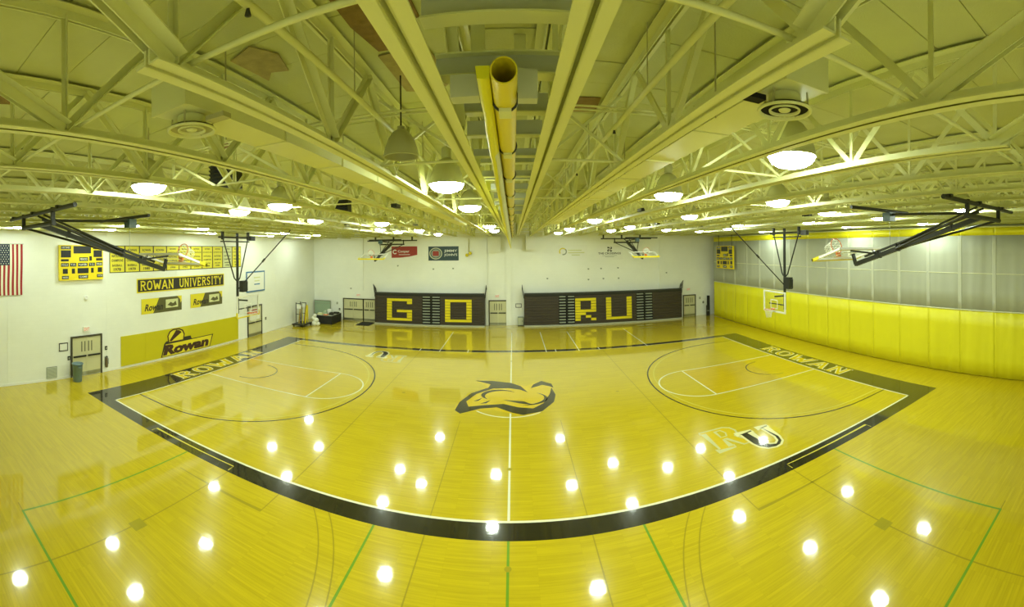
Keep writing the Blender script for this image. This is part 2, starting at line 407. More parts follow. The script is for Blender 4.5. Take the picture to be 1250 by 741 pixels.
# thin brown lines of the cross courts
for s in (-1, 1):
    fl('cross_court_line', MB().strip([(s*5.66, 0), (s*5.66, CW)], .035, .0012), f_brown)
    fl('cross_court_line', MB().strip([(s*5.68, -.58), (s*5.68, -1.38), (s*8.6, -1.38)], .035, .0012), f_brown)
    fl('cross_court_line', MB().strip([(s*1.86, -9.5), (s*1.86, -.58)], .03, .0012), f_brown)
    fl('cross_court_line', MB().strip([(s*1.86, 0), (s*1.86, 5.4)], .025, .0012), f_brown)
    fl('cross_court_line', MB().strip([(s*7.45, -.58), (s*7.45, -6.6)], .035, .0012), f_brown)
    fl('cross_court_line', MB().strip([(s*7.45, -6.6), (s*7.45, -9.5)], .03, .0012), f_brown)
    fl('cross_court_line', MB().strip([(s*9.5, -5.98), (s*7.45, -5.98)], .03, .0011), f_brown)
    for r in (5.8, 6.13):
        a = math.asin(3.72 / r)
        fl('cross_court_arc', MB().strip([(s*9.1 - s*r*math.cos(t), -4.3 + r*math.sin(t)) for t in [a + (-.9-a)*i/30 for i in range(31)]], .03, .0012), f_brown)
    fl('green_sideline', MB().strip([(s*9.15, -.58), (s*9.15, -5.98)], .055, .0015), f_green)
    fl('green_attack_line', MB().strip([(s*3.06, -.58), (s*3.06, -5.98)], .055, .0015), f_green)
    fl('tape_mark', MB().rect(s*7.42-.16, s*7.42+.16, -3.95, -3.62, .0017), f_scuff)
fl('green_end_line', MB().strip([(-9.18, -5.98), (9.18, -5.98)], .055, .0016), f_green)
fl('green_centre_line', MB().strip([(0, -.58), (0, -5.98)], .055, .0015), f_green)
for x, y in ((-4.72, 7.85), (4.68, 7.83), (0, 13.3), (0, 2.25), (0, -1.34)):
    fl('floor_socket', MB().disc((x, y), .075, 14, .0026), f_scuff)

# --- centre emblem: a plain dark and gold swept-feather device
def crescent(cx, cy, a, b, t0, t1, w0, w1, n=24, rot=0):
    """tapering curved band along an ellipse"""
    out, inn = [], []
    for i in range(n+1):
        u = i/n; t = t0+(t1-t0)*u; wd = (w0 + (w1-w0)*u) * math.sin(PI*min(1, max(0.02, u*.94+.04)))
        ex, ey = math.cos(t), math.sin(t)
        out.append((cx+(a+wd/2)*ex, cy+(b+wd/2)*ey)); inn.append((cx+(a-wd/2)*ex, cy+(b-wd/2)*ey))
    c, s = math.cos(rot), math.sin(rot)
    return [(cx+(x-cx)*c-(y-cy)*s, cy+(x-cx)*s+(y-cy)*c) for x, y in out + inn[::-1]]
EY = 7.75
fl('emblem_field', MB().poly([(-2.0,6.2),(-2.1,7.1),(-1.75,8.2),(-1.1,9.1),(-1.6,9.85),(-.3,9.55),(.7,9.25),(1.35,9.75),(1.85,9.2),(1.8,7.6),(1.2,6.5),(.3,6.0),(-.7,6.5)], .0022), f_gold)
for pts in (
    [(-2.2,6.35),(-1.95,6.05),(-1.2,6.6),(-.55,6.75),(.1,6.2),(.5,6.0),(1.25,6.3),(1.8,7.2),(1.95,8.0),(1.85,8.9),(1.7,8.1),(1.35,7.1),(.9,6.6),(.3,6.75),(-.3,7.1),(-1.1,6.95),(-1.7,6.75),(-1.85,7.3),(-1.5,8.2),(-.75,8.95),(-1.1,8.95),(-1.75,8.25),(-2.12,7.2)],
    [(-1.7,9.95),(-.9,9.95),(0,9.65),(.45,9.2),(.75,8.4),(.4,8.75),(-.1,8.95),(-.7,8.9),(-1.05,8.95),(-.95,9.45)],
    [(.9,8.9),(1.05,9.4),(1.45,9.85),(1.9,9.4),(1.95,8.9),(1.75,9.1),(1.45,9.3),(1.2,9.1)],
    crescent(-.45, 8.05, .75, .62, .6, 3.9, .12, .3),
    crescent(.55, 7.7, .95, .75, -1.6, .9, .2, .12),
    [(-1.55,7.35),(-1.2,7.75),(-1.35,7.4)], [(-1.25,7.1),(-.85,7.5),(-1.0,7.15)], [(-.35,7.55),(.55,7.35),(.95,6.95),(.35,7.15)],
    ):
    fl('emblem_feather', MB().poly(pts, .0028), f_black)
# RU monogram near the corner and its turned twin
SER_U = [(-.08,1),(.48,1),(.48,.9),(.38,.9),(.38,.35),(.45,.18),(.6,.12),(.75,.2),(.82,.38),(.82,.9),(.7,.9),(.7,1),(1.1,1),(1.1,.9),(.98,.9),(.98,.35),(.88,.12),(.7,0),(.5,-.03),(.25,.03),(.08,.2),(.02,.4),(.02,.9),(-.08,.9)]
SER_R = [(-.1,0),(.45,0),(.45,.1),(.36,.1),(.36,.45),(.45,.45),(.72,0),(1.1,0),(1.1,.1),(1.0,.1),(.76,.48),(.9,.55),(.95,.72),(.88,.9),(.7,1),(-.1,1),(-.1,.9),(0,.9),(0,.1),(-.1,.1)]
R_HOLE = [(.36,.56),(.55,.56),(.62,.72),(.55,.88),(.36,.88)]
def monogram(M):
    for P, x, y, w_, h_, fill, edge_, ew, z in ((SER_R, -.95, -.36, 1.15, 1.4, f_gold, f_pale2, .07, 0), (SER_U, .08, -1.08, 1.08, 1.42, f_black, f_cream, .08, .0012)):
        q = [(x+a*w_, y+b*h_) for a, b in P]
        MB().poly(q, z).build('monogram_letter', fill, floor).matrix_local = M
        MB().strip(q, ew, z+.0004, True).build('monogram_edge', edge_, floor).matrix_local = M
    hole = [(-.95+a*1.15, -.36+b*1.4) for a, b in R_HOLE]
    MB().poly(hole, .0005).build('monogram_counter', maple, floor).matrix_local = M
    MB().strip(hole, .05, .0008, True).build('monogram_edge', f_pale2, floor).matrix_local = M
f_pale2 = floor_mat('pale_monogram_edge', (0.62, 0.60, 0.28), False)
monogram(frame((7.28, 1.87, .0024), (1,0,0), (0,1,0)))
monogram(frame((-7.28, CW-1.87, .0024), (-1,0,0), (0,-1,0)))

# --- walls
struct(MB().box(XW_L-.3, XW_L, YW_N-.3, YW_F+.3, 0, ZTOP+.2).build('wall_left', wallm))
struct(MB().box(XW_R, XW_R+.3, YW_N-.3, YW_F+.3, 0, ZTOP+.2).build('wall_right', wallm))
wf = struct(MB().box(XW_L, XW_R, YW_F, YW_F+.3, 0, ZTOP+.2).build('wall_far', wallm))
struct(MB().box(XW_L, XW_R, YW_N-.3, YW_N, 0, ZTOP+.2).build('wall_near', wallm))
struct(MB().box(XW_L, XW_L+.02, YW_N, YW_F, 0, .11).build('baseboard_left', whitep))
struct(MB().box(XW_L, XW_R, YW_F-.02, YW_F, 0, .11).build('baseboard_far', whitep))
n = 0
def trim(mb, m=wallm):
    global n; n += 1; return struct(mb.build('trim_%d' % n, m))
# pilasters, bulkhead boxes and the recess above the middle doors of the far wall
trim(MB().box(-2.16, -2.02, YW_F-.16, YW_F, 0, 7.4))
trim(MB().box(-.46, -.02, YW_F-.12, YW_F, 0, 7.4))
trim(MB().box(-1.96, -.86, YW_F-.45, YW_F, 6.12, 7.4))
trim(MB().box(1.2, 1.98, YW_F-.5, YW_F, 6.24, 7.4), whitep)
for x in (-13.02, 12.92): trim(MB().box(x-.06, x+.06, YW_F-.09, YW_F, 2.75, 7.4))
for x in (-17.9, -8.9, 3.0, 10.2, 16.0): trim(MB().box(x-.015, x+.015, YW_F-.012, YW_F, 0, 7.4))
for y in (-3.6, 1.9, 6.85, 17.5): trim(MB().box(XW_L, XW_L+.012, y-.015, y+.015, 0, 7.4))

# --- roof deck of fibre panels on the trusses
TRX = [-17.6, -16.75, -15.25, -13.9, -12.4, -10.9, -9.35, -7.8, -6.15, -4.49, -3.01, -1.58, -.36,
       .52, 1.59, 2.78, 4.14, 5.55, 7.25, 8.75, 10.3, 11.75, 13.2, 14.7, 16.1, 17.5, 18.7]
ceil = struct(MB().box(XW_L-.3, XW_R+.3, YW_N-.3, YW_F+.3, ZTOP+.06, ZTOP+.3).build('ceiling', deckm))
panel = MB().box(0, 1, 0, .592, ZTOP, ZTOP+.055).mesh('deck_panel'); panel.materials.append(deckm)
rest = MB()
edges = [XW_L] + TRX + [XW_R]
rows = [YW_N + .6*i for i in range(int((YW_F-YW_N)/.6)+1)]
for i in range(len(edges)-1):
    x0, x1 = edges[i]+.004, edges[i+1]-.004
    for j, y in enumerate(rows):
        near = abs(x0+x1)/2 < 6.2 and y < 6.2
        dz = random.uniform(-.006, .006)
        if near:
            o = link('deck_panel', panel, ceil); o.location = (x0, y, dz); o.scale = (x1-x0, 1, 1)
        else:
            rest.box(x0, x1, y, y+.592, ZTOP+dz, ZTOP+.055+dz)
o = rest.build('deck_panels_beyond', deckm, ceil); o['kind'] = 'stuff'
# torn patches of bare brown board
for cx, cy, pts in ((-1.02, -5.75, [(-.42,-.55),(.38,-.6),(.42,.1),(.05,.2),(.3,.62),(-.3,.6),(-.42,.05)]), (-.98, -4.55, [(-.4,-.5),(.3,-.55),(.5,.3),(.2,.7),(-.35,.55)]),
                    (-2.5, -5.5, [(-.35,-.3),(.1,-.42),(.3,-.1),(.15,.3),(-.1,.22),(-.3,.4)]), (1.2, -3.3, [(-.3,-.3),(.3,-.33),(.35,.25),(-.28,.3)]),
                    (-5.2, -7.6, [(-.3,-.2),(.25,-.25),(.3,.2),(-.2,.25)]), (2.2, -7.2, [(-.25,-.12),(.3,-.02),(.28,.1),(-.22,.05)]),
                    (-5.3, -3.2, [(-.3,-.2),(.25,-.25),(.3,.2),(-.2,.25)]), (-3.7, -2.2, [(-.25,-.2),(.25,-.2),(.2,.2),(-.2,.25)])):
    MB().poly([(cx+x*.8, cy+y) for x, y in pts], ZTOP-.012, 0.012).build('bare_patch', deck_tan if (cx, cy) in ((-2.5, -5.5), (-.98, -4.55)) else deck_brown, ceil)

# --- roof trusses: twin-angle chords, angle webs
ZC, TD = 7.40, 1.12
def chord_mesh(nm, y0, y1, zb, up, half=.1, leg=.09, gap=.012, m=steel):
    mb = MB(); t = .012
    for s in (-1, 1):
        mb.box(s*gap, s*half, y0, y1, zb, zb+t*up); mb.box(s*gap, s*(gap+t), y0, y1, zb, zb+leg*up)
    me = mb.mesh(nm); me.materials.append(m); return me
bc_short = chord_mesh('bottom_chord', -7.92, 23.3, 0, 1)
bc_long = chord_mesh('bottom_chord', -8.75, 23.3, 0, 1)
tc = chord_mesh('top_chord', -10.05, 23.95, TD, -1, half=.11, m=steel)
def angle(nm, a, b, wd=.07, m=steel, double=False):
    mb = MB(); a = Vector(a); b = Vector(b)
    for s in ((-1, 1) if double else (1,)):
        o = Vector((s*(.03 if double else .012), 0, 0))
        mb.bar(a+o, b+o, wd, .01, (1,0,0)); 
        q = (b-a).normalized().cross(Vector((1,0,0))) * (wd/2-.005)
        mb.bar(a+o+q+Vector((s*wd/2,0,0)), b+o+q+Vector((s*wd/2,0,0)), .01, wd, (1,0,0))
    me = mb.mesh(nm); me.materials.append(m); return me
UPR = angle('web', (0,0,.05), (0,1,TD-.05)); UPL = angle('web', (0,0,.05), (0,-1,TD-.05), .085)
VER = angle('web_post', (0,0,.05), (0,0,TD-.05), .045)
END = angle('end_web', (0,0,.05), (0,-1.95,TD-.05), .10, double=True)
ENDF = angle('end_web', (0,0,.05), (0,1.35,TD-.05), .10, double=True)
for i, x in enumerate(TRX):
    side = 'flag' if x < .08 else 'divider curtain'
    k_ = 12 - i if x < .08 else i - 13
    blunt = x in (-1.58, -4.49, 1.59, 4.14)
    t = thing('roof_truss', 'cream roof truss%s, %s from the rolled curtain on the %s side' % (' with blunt end' if blunt else '', ORD[k_], side), 'truss', (x, 0, ZC), 'roof trusses')
    link('bottom_chord', bc_short if x in (-1.58, -4.49, 1.59, 4.14) else bc_long, t)
    link('top_chord', tc, t)
    for k in range(16):
        y = -7.75 + 2*k; sd = 1 if k % 2 else -1
        for me, nm in ((UPR, 'web'), (UPL, 'web'), (VER, 'web_post')):
            if me is UPR and k == 15: me = ENDF
            if me is UPL and k == 0: me = END
            o = link(nm, me, t); o.location = (sd*.016 if me in (UPR, UPL) else 0, y, 0)
GRID = {-1.0: [-2.3, 1.5, 10.6, 15.2], -5.35: [-5.0, -.9, 6.9, 13.7, 19.7], -7.0: [-.5, 4.0, 11.5, 14.9], -13.15: [.2, 4.3, 11.4, 15.6],
        -15.98: [-3.7, .9, 7.9, 13.9, 19.2], 3.46: [-5.35, -1.25, 6.6, 13.8, 19.6], 6.4: [-1.3, 3.9, 11.4, 15.6], 9.55: [0.1, 14.0], 11.05: [-4.1, 8.0],
        12.48: [.2, 4.2, 11.4, 15.2], 16.8: [.8, 5.8, 13.8]}
LAMPS = [(x, y) for x, ys in GRID.items() for y in ys]
# --- bridging between trusses
tube1 = MB().tube([(0,0,0),(1,0,0)], .018, 8).mesh('bridging_tube'); tube1.materials.append(steel)
diag1 = MB().bar((0,0,0),(1,0,1), .035, .035).mesh('cross_brace'); diag1.materials.append(steel)
for j, y in enumerate((-7.6, -4.2, -.4, 3.6, 7.6, 11.6, 15.6, 19.6)):
    t = thing('bridging_row', ['row of cream tubes bracing the trusses at the blunt chord ends',
        'cream cross-brace row spanning the roof trusses, %s from the blunt chord ends' % ORD[j]][j > 0], 'bracing', (0, y, ZC), None if j == 0 else 'bridging rows across the roof')
    for i in range(len(TRX)-1):
        a, b = TRX[i], TRX[i+1]
        if a == -.36 or (a in (-3.01, 1.59) and -7.2 < y < 11.2): continue
        if any(a < lx < b and abs(ly-y) < .45 for lx, ly in LAMPS): continue
        o = link('bridging_tube', tube1, t); o.location = (a, 0, .1); o.scale = (b-a, 1, 1)
        if j:
            o = link('cross_brace', diag1, t); o.location = (a, .02, .1); o.scale = (b-a, 1, TD-.25)
            o = link('cross_brace', diag1, t); o.location = (b, -.02, .1); o.scale = (a-b, 1, TD-.25)
# --- channels tying the two middle trusses
for j, (y, z0, hgt, m) in enumerate([(-7.06, .26, .2, greych), (-6.62, .12, .13, greych), (-6.15, .32, .16, greych), (-5.55, .24, .18, greych), (-4.8, .24, .17, greych)] + [(-4.1+.72*k, .24 if k % 2 else .17, .17 if k % 2 else .10, greych) for k in range(14)]):
    t = thing('cross_channel', 'grey-green channel over the yellow pipe, %s from its open end' % ORD[j], 'beam', (.08, y, ZC), 'channels over the yellow pipe')
    MB().box(-.42, .42, -.008, .008, z0, z0+hgt).build('channel_web', m, t)
    MB().box(-.42, .42, -.06, .06, z0-.012, z0).build('channel_flange', steel, t)
    if j < 2: MB().box(-.42, .42, -.06, .06, z0+hgt, z0+hgt+.012).build('channel_flange', steel, t)
for hp, (x, y) in enumerate(((-.05, -6.9), (-.12, -5.9), (.25, -5.2))):
    tag(MB().box(x-.06, x+.06, y-.006, y+.006, ZC+.33, ZTOP-.01).build('hanger_plate', steel), 'flat cream hanger plate above the yellow pipe, %s from its open end' % ORD[hp], 'bracket', 'hanger plates over the pipe')

# ================================================================== ROOF FITTINGS
# --- round high-bay lamps
ZR = 7.53
shell_me = MB().lathe([(.315,-.012),(.318,.0),(.312,.03),(.285,.14),(.23,.29),(.15,.40),(.075,.45),(.0,.455)], 28).mesh('lamp_shell'); shell_me.materials.append(lampshell)
rim_me = MB().torus((0,0,-.004), .312, .012, 28, 6).mesh('lamp_rim'); rim_me.materials.append(lampshell)
lens_me = MB().lathe([(.302,.004),(.298,-.03),(.265,-.085),(.19,-.13),(.10,-.152),(.0,-.158)], 24).mesh('lamp_lens'); lens_me.materials.append(lens_m)
inside_me = MB().lathe([(.305,-.008),(.28,.12),(.2,.28),(.0,.33)], 24).mesh('lamp_inside'); inside_me.materials.append(lens_off)
ball_me = MB().lathe([(0,.45),(.085,.45),(.09,.47),(.09,.62),(.07,.645),(0,.645)], 14).mesh('ballast'); ball_me.materials.append(lampshell)
rod_me = MB().tube([(0,0,.63),(0,0,ZTOP-ZR-.02)], .012, 6).mesh('lamp_rod'); rod_me.materials.append(steel_dk)
def lamp(x, y, lit=True, label='lit round lamp hanging between cream roof trusses', group='lit round lamps'):
    t = thing('high_bay_lamp', label, 'lamp', (x, y, ZR), group)
    link('lamp_shell', shell_me, t); link('lamp_rim', rim_me, t)
    link('lamp_lens', lens_me, t) if lit else link('lamp_inside', inside_me, t)
    link('ballast', ball_me, t); link('lamp_rod', rod_me, t)
    return t
ROWN = {-1.0: 'row beside the rolled curtain', -5.35: 'inner lamp row of the flag half', -7.0: 'outer lamp row of the flag half', -13.15: 'row over the gold mat key', -15.98: 'lamp row nearest the flag wall',
        3.46: 'inner lamp row of the curtain half', 6.4: 'second lamp row of the curtain half', 9.55: 'third lamp row of the curtain half', 11.05: 'fourth lamp row of the curtain half',
        12.48: 'row over the curtain end key', 16.8: 'lamp row nearest the divider curtain'}
for x, ys in GRID.items():
    for k, y in enumerate(ys):
        lamp(x, y, True, 'lit round lamp, %s from the bleachers in the %s' % (ORD[len(ys)-1-k], ROWN[x]), 'lit round lamps')
t = thing('bell_lamp', 'dead unlit bell lamp hanging on a cable beside the rolled yellow curtain', 'lamp', (-1.2, -4.5, 7.53))
for nm, me in (('lamp_shell', shell_me), ('lamp_rim', rim_me), ('lamp_inside', inside_me)): link(nm, me, t).scale = (.70, .70, .74)
MB().tube([(0,0,.33),(0,0,ZTOP-7.55)], .009, 6).build('lamp_cable', dark, t)
MB().lathe([(.04,.32),(.05,.33),(.05,.37),(0,.38)], 12).build('lamp_cap', lampshell, t)

# --- flat supply ducts with round ceiling diffusers
for s, x0, x1, lab in ((-1, -2.62, -2.2, 'flat cream air duct over the owl-gold mat half of the gym'), (1, 1.98, 2.38, 'flat cream air duct over the divider curtain half of the gym')):
    lab = lab.replace('owl-gold mat', 'flag')
    t = thing('air_duct', lab, 'duct', ((x0+x1)/2, -7.05, 7.58)); hw = (x1-x0)/2
    for k in range(12):
        y = k*1.5
        MB().box(-hw, hw, y+.006, y+1.494, 0, .24).build('duct_section', steel, t)
        MB().box(-hw-.012, hw+.012, y-.015, y+.015, -.012, .252).build('duct_flange', steel, t)
    for k in range(6):
        MB().tube([(-hw-.02, 1+3*k, -.02), (-hw-.02, 1+3*k, .95)], .008, 6).build('duct_hanger', steel_dk, t)
    d = thing('round_diffuser', 'round ringed ceiling diffuser under the duct on the %s half' % ('flag' if s < 0 else 'divider curtain'), 'vent', ((x0+x1)/2, -6.78, 7.46))
    MB().lathe([(.222,.0),(.218,-.018),(.2,-.016),(.192,.012)], 32).build('outer_ring', steel, d)
    MB().lathe([(.128,.0),(.125,-.012),(.115,-.01),(.112,.012)], 28).build('middle_ring', steel, d)
    MB().lathe([(.05,.004),(.042,-.008),(0,-.012)], 24).build('inner_disc', steel, d)
    MB().lathe([(.2,.006),(.17,.02),(0,.02)], 28).build('dark_throat', dark if s > 0 else steel_dk, d)
    MB().lathe([(.2,.02),(.13,.035),(.13,.115)], 28).build('neck', steel, d)
    MB().box(-s*.22, -s*.42, -.05, .05, .02, .06).build('damper_bar', dark if s > 0 else steel_dk, d)
    for a in (.4, 1.9, 3.6, 5.2):
        MB().tube([(.2*math.cos(a), .2*math.sin(a), 0), (.19*math.cos(a), .19*math.sin(a), .115)], .008, 6).build('diffuser_strut', steel_dk, d)
# --- pipes and conduit
for x, z, lab in ((-1.36, 7.91, 'cream sprinkler pipe beside the dead bell lamp'), (1.46, 7.91, 'cream sprinkler pipe opposite the dead bell lamp, across the rolled curtain')):
    t = thing('sprinkler_pipe', lab, 'pipe', (x, 0, z))
    MB().tube([(0,-10,0),(0,23.9,0)], .03, 10).build('pipe_run', steel, t)
    for k in range(11):
        MB().tube([(0,-8.6+3*k,.025),(0,-8.6+3*k,.68)], .006, 5).build('pipe_hanger', steel_dk, t)
        MB().lathe([(.0,-.075),(.022,-.07),(.012,-.03),(.02,0)], 10, (0,-7.3+3*k,0)).build('sprinkler_head', blackm, t)
for cn_, (y, z) in enumerate(((-4.55, 8.08), (-4.42, 8.08), (2.2, 8.08), (5.1, 8.08), (5.25, 8.08), (9.2, 8.08))):
    tag(MB().tube([(-17.9, y, z), (19.0, y, z)], .014, 8).build('conduit', steel), 'thin cream conduit crossing under the roof deck, %s from the pipe end' % ORD[cn_], 'conduit', 'conduits across the roof')
# black louvred unit and its smaller twin inside the roof
for (x, y, z, w_, h_, lab) in ((-5.15, -3.35, 7.62, .62, .5, 'black louvred fan unit up among the trusses above the scoreboard'), (-5.3, 2.6, 7.62, .5, .4, 'small black louvred box farther along the same truss bay')):
    t = thing('louvre_unit', lab, 'fan', (x, y, z))
    MB().box(-w_/2, w_/2, .02, .3, 0, h_).build('unit_box', blackm, t)
    for k in range(6): MB().bar((-w_/2, 0, .05+k*h_/6.2), (w_/2, 0, .05+k*h_/6.2), .07, .012, (0,.6,.8)).build('louvre', blackm, t)
    for q in (-1, 1): MB().tube([(q*w_/2.3, .16, h_), (q*w_/2.3, .16, .92)], .01, 6).build('unit_hanger', steel_dk, t)
# junction boxes clamped on the trusses
for jn, (x, y) in enumerate(((-3.0, 1.2), (4.2, 2.8), (-7.7, 8.5), (7.3, 9.6), (-4.4, 9), (10.4, 2.0))):
    tag(MB().box(x-.08, x+.08, y-.2, y+.2, 7.52, 7.62).build('junction_box', blackm), 'small black junction box on the %s truss from the rolled curtain, %s side' % [('third','flag'),('fourth','curtain'),('sixth','flag'),('sixth','curtain'),('fourth','flag'),('eighth','curtain')][jn], 'box', 'junction boxes on trusses')

# --- rolled divider curtain on its yellow pipe, over mid court
t = thing('rolled_curtain', 'yellow pipe with rolled up pale and yellow curtain running over mid court', 'curtain', (.12, -7.1, 7.34))
n_ = 18
ringo = [(.076*math.cos(2*PI*k/n_), .076*math.sin(2*PI*k/n_)) for k in range(n_)]
mb = MB()
for r_, fl_ in ((.076, 1), (.068, -1)):
    vs = [(r_*math.cos(2*PI*k/n_), yy, r_*math.sin(2*PI*k/n_)) for yy in (0, 30.9) for k in range(n_)]
    fs = [(k, (k+1) % n_, n_+(k+1) % n_, n_+k) for k in range(n_)]
    mb.add(vs, [f if fl_ < 0 else f[::-1] for f in fs], True)
mb.add([(q*math.cos(2*PI*k/n_), 0, q*math.sin(2*PI*k/n_)) for q in (.076, .068) for k in range(n_)], [(k, (k+1) % n_, n_+(k+1) % n_, n_+k) for k in range(n_)])
mb.build('roller_pipe', pipe_y, t)
MB().add([(.068*math.cos(2*PI*k/n_), .35, .068*math.sin(2*PI*k/n_)) for k in range(n_)], [tuple(range(n_))]).build('pipe_plug', dark, t)
for y in (.42, 1.6, 3.0, 4.7, 6.6, 8.6, 10.7, 13, 16, 19, 22, 25, 28):
    c = MB().torus((0, y, 0), .08, .011, 18, 6, Matrix.Rotation(PI/2, 3, 'X')).build('pipe_clamp', blackm, t)
    MB().box(-.04, .04, y-.05, y+.09, -.098, -.074).build('clamp_saddle', steel, c)
    MB().box(-.012, .012, y-.012, y+.012, .06, .15).build('clamp_strap', steel, c)
MB().box(.08, .2, .25, .34, -.06, .12).build('end_bracket', greych, t); MB().box(-.34, -.16, .3, .42, -.02, .12).build('motor_bracket', greych, t)
def zb(y):
    P = [(0, -.02), (1.2, -.1), (2.5, -.22), (5, -.42), (10, -.62), (19, -.8), (30.4, -.96)]
    for (a, b), (c_, d_) in zip(P, P[1:]):
        if y <= c_: return b + (d_-b)*(y-a)/(c_-a)
    return P[-1][1]
def loft(section, nm, m, ya, ny=110):
    """section(y) -> list of (x, z); swept along the pipe"""
    mb = MB(); rows_ = [[(x, y, z) for x, z in section(y)] for y in [ya+(30.4-ya)*i/ny for i in range(ny+1)]]
    W = len(rows_[0]); vs = [v for r in rows_ for v in r]
    mb.add(vs, [(i*W+k, i*W+(k+1) % W, (i+1)*W+(k+1) % W, (i+1)*W+k) for i in range(ny) for k in range(W)], True)
    mb.add(rows_[0], [tuple(range(W))]); mb.add(rows_[-1], [tuple(range(W))[::-1]])
    return mb.build(nm, m, t)
wv = lambda y: .004*math.sin(y*4)+.003*math.sin(y*11+1)
loft(lambda y: [(-.079, .05), (-.081, zb(y)*.5-.01), (-.12+wv(y), zb(y)), (-.155+wv(y), zb(y)+.005), (-.16, .05)], 'vinyl_hem', vinyl, .05)
loft(lambda y: [(-.0775, 0), (-.079, zb(y)*.5-.012), (-.111+wv(y), zb(y)*.92-.004), (-.116+wv(y), zb(y)*.92), (-.083, zb(y)*.5), (-.0825, 0)], 'netting_fold', mesh_w, 1.5)

# --- hanging divider curtain along the right side
XC = 18.0
t = thing('divider_curtain', 'tall divider curtain, yellow vinyl below grey netting, hung from roof to floor', 'curtain', (XC, 0, 0))
def wave(y, z):
    near = max(0, min(1, (6-y)/10))
    return (.010*math.sin(y*5.1) + .006*math.sin(y*11.7+1)) + near*(.024*math.sin(y*6.3+.35*z) + .014*math.sin(y*14.1+.9*z)) * (1-.5*min(1, z/7))
def cpanel(y0, y1, z0, z1, nm, m, ny=18, nz=4, dx=0.0):
    vs, fs = [], []
    for j in range(nz+1):
        for i in range(ny+1):
            y = y0+(y1-y0)*i/ny; z = z0+(z1-z0)*j/nz; vs.append((wave(y, z)+dx, y, z))
    W = ny+1
    for j in range(nz):
        for i in range(ny): fs.append((j*W+i, (j+1)*W+i, (j+1)*W+i+1, j*W+i+1))
    k = len(vs); vs += [(x+.012, y, z) for x, y, z in vs]; fs += [tuple(q+k for q in f)[::-1] for f in fs]
    rim_ = list(range(W)) + [j*W+ny for j in range(1, nz+1)] + [nz*W+i for i in range(ny-1, -1, -1)] + [j*W for j in range(nz-1, 0, -1)]
    fs += [(rim_[i], rim_[(i+1) % len(rim_)], rim_[(i+1) % len(rim_)]+k, rim_[i]+k) for i in range(len(rim_))]
    return MB().add(vs, fs, True).build(nm, m, t)
PW = 1.83
ys_ = [YW_N+.3 + PW*i for i in range(19)]
for y in ys_:
    y1 = min(y+PW-.001, 23.15)
    if y1 - y < .3: continue
    cpanel(y, y1, .03, 3.20, 'vinyl_panel', vinyl)
    cpanel(y, y1, 3.20, 6.86, 'netting_panel', netting)
    cpanel(y, y1, 6.86, 7.24, 'top_band', vinyl, nz=1)
    cpanel(y-.1, y+.1, 3.22, 6.84, 'netting_seam', seam_w, ny=4, nz=8, dx=-.013)
cpanel(YW_N+.3, 23.15, 3.16, 3.22, 'hem_tape', mesh_w, ny=240, nz=1, dx=-.012)
cpanel(YW_N+.3, 23.15, 4.98, 5.02, 'netting_tape', mesh_w, ny=240, nz=1, dx=-.012)
MB().tube([(.0, YW_N+.3, 7.27), (0, 23.2, 7.27)], .035, 8).build('curtain_track', steel, t)

# ================================================================== BASKETS
def backboard(root, M, pad=True):
    """board in local x (1.83 wide), y (1.07 tall, bottom at -y), z = front normal"""
    b = MB().box(-.915, .915, -.535, .535, -.012, .012).build('backboard_glass', glass, root); b.matrix_local = M
    f_ = MB()
    for x0, x1, y0, y1 in ((-.94,.94,.48,.56), (-.94,.94,-.56,-.48), (-.94,-.86,-.48,.48), (.86,.94,-.48,.48)): f_.box(x0, x1, y0, y1, -.03, .03)
    f_.build('board_frame', whitep, b)
    s_ = MB()
    for x0, x1, y0, y1 in ((-.305,.305,.06,.11), (-.305,.305,-.385,-.335), (-.305,-.255,-.335,.06), (.255,.305,-.335,.06)): s_.box(x0, x1, y0, y1, .013, .018)
    s_.build('target_square', whitep, b)
    if pad:
        MB().box(-.96, .96, -.60, -.535, -.045, .045).box(-.96, -.90, -.60, -.3, -.04, .04).box(.90, .96, -.60, -.3, -.04, .04).build('edge_pad', padgold, b)
    r_ = MB().torus((0, -.38, .38), .228, .012, 28, 8, Matrix.Rotation(PI/2, 3, 'X')).box(-.08, .08, -.42, -.36, .02, .16).build('rim', orange, b)
    nt_ = MB(); K = 12
    for k in range(K):
        for sg in (-1, 1):
            pts = []
            for j in range(5):
                a = 2*PI*(k + sg*j*.5)/K; rr = .225 - .1*(j/4)**.7; pts.append((rr*math.cos(a), -.38 - .105*j, .38 + rr*math.sin(a)))
            nt_.tube(pts, .007, 4, False)
    nt_.build('net', netm, r_)
    return b
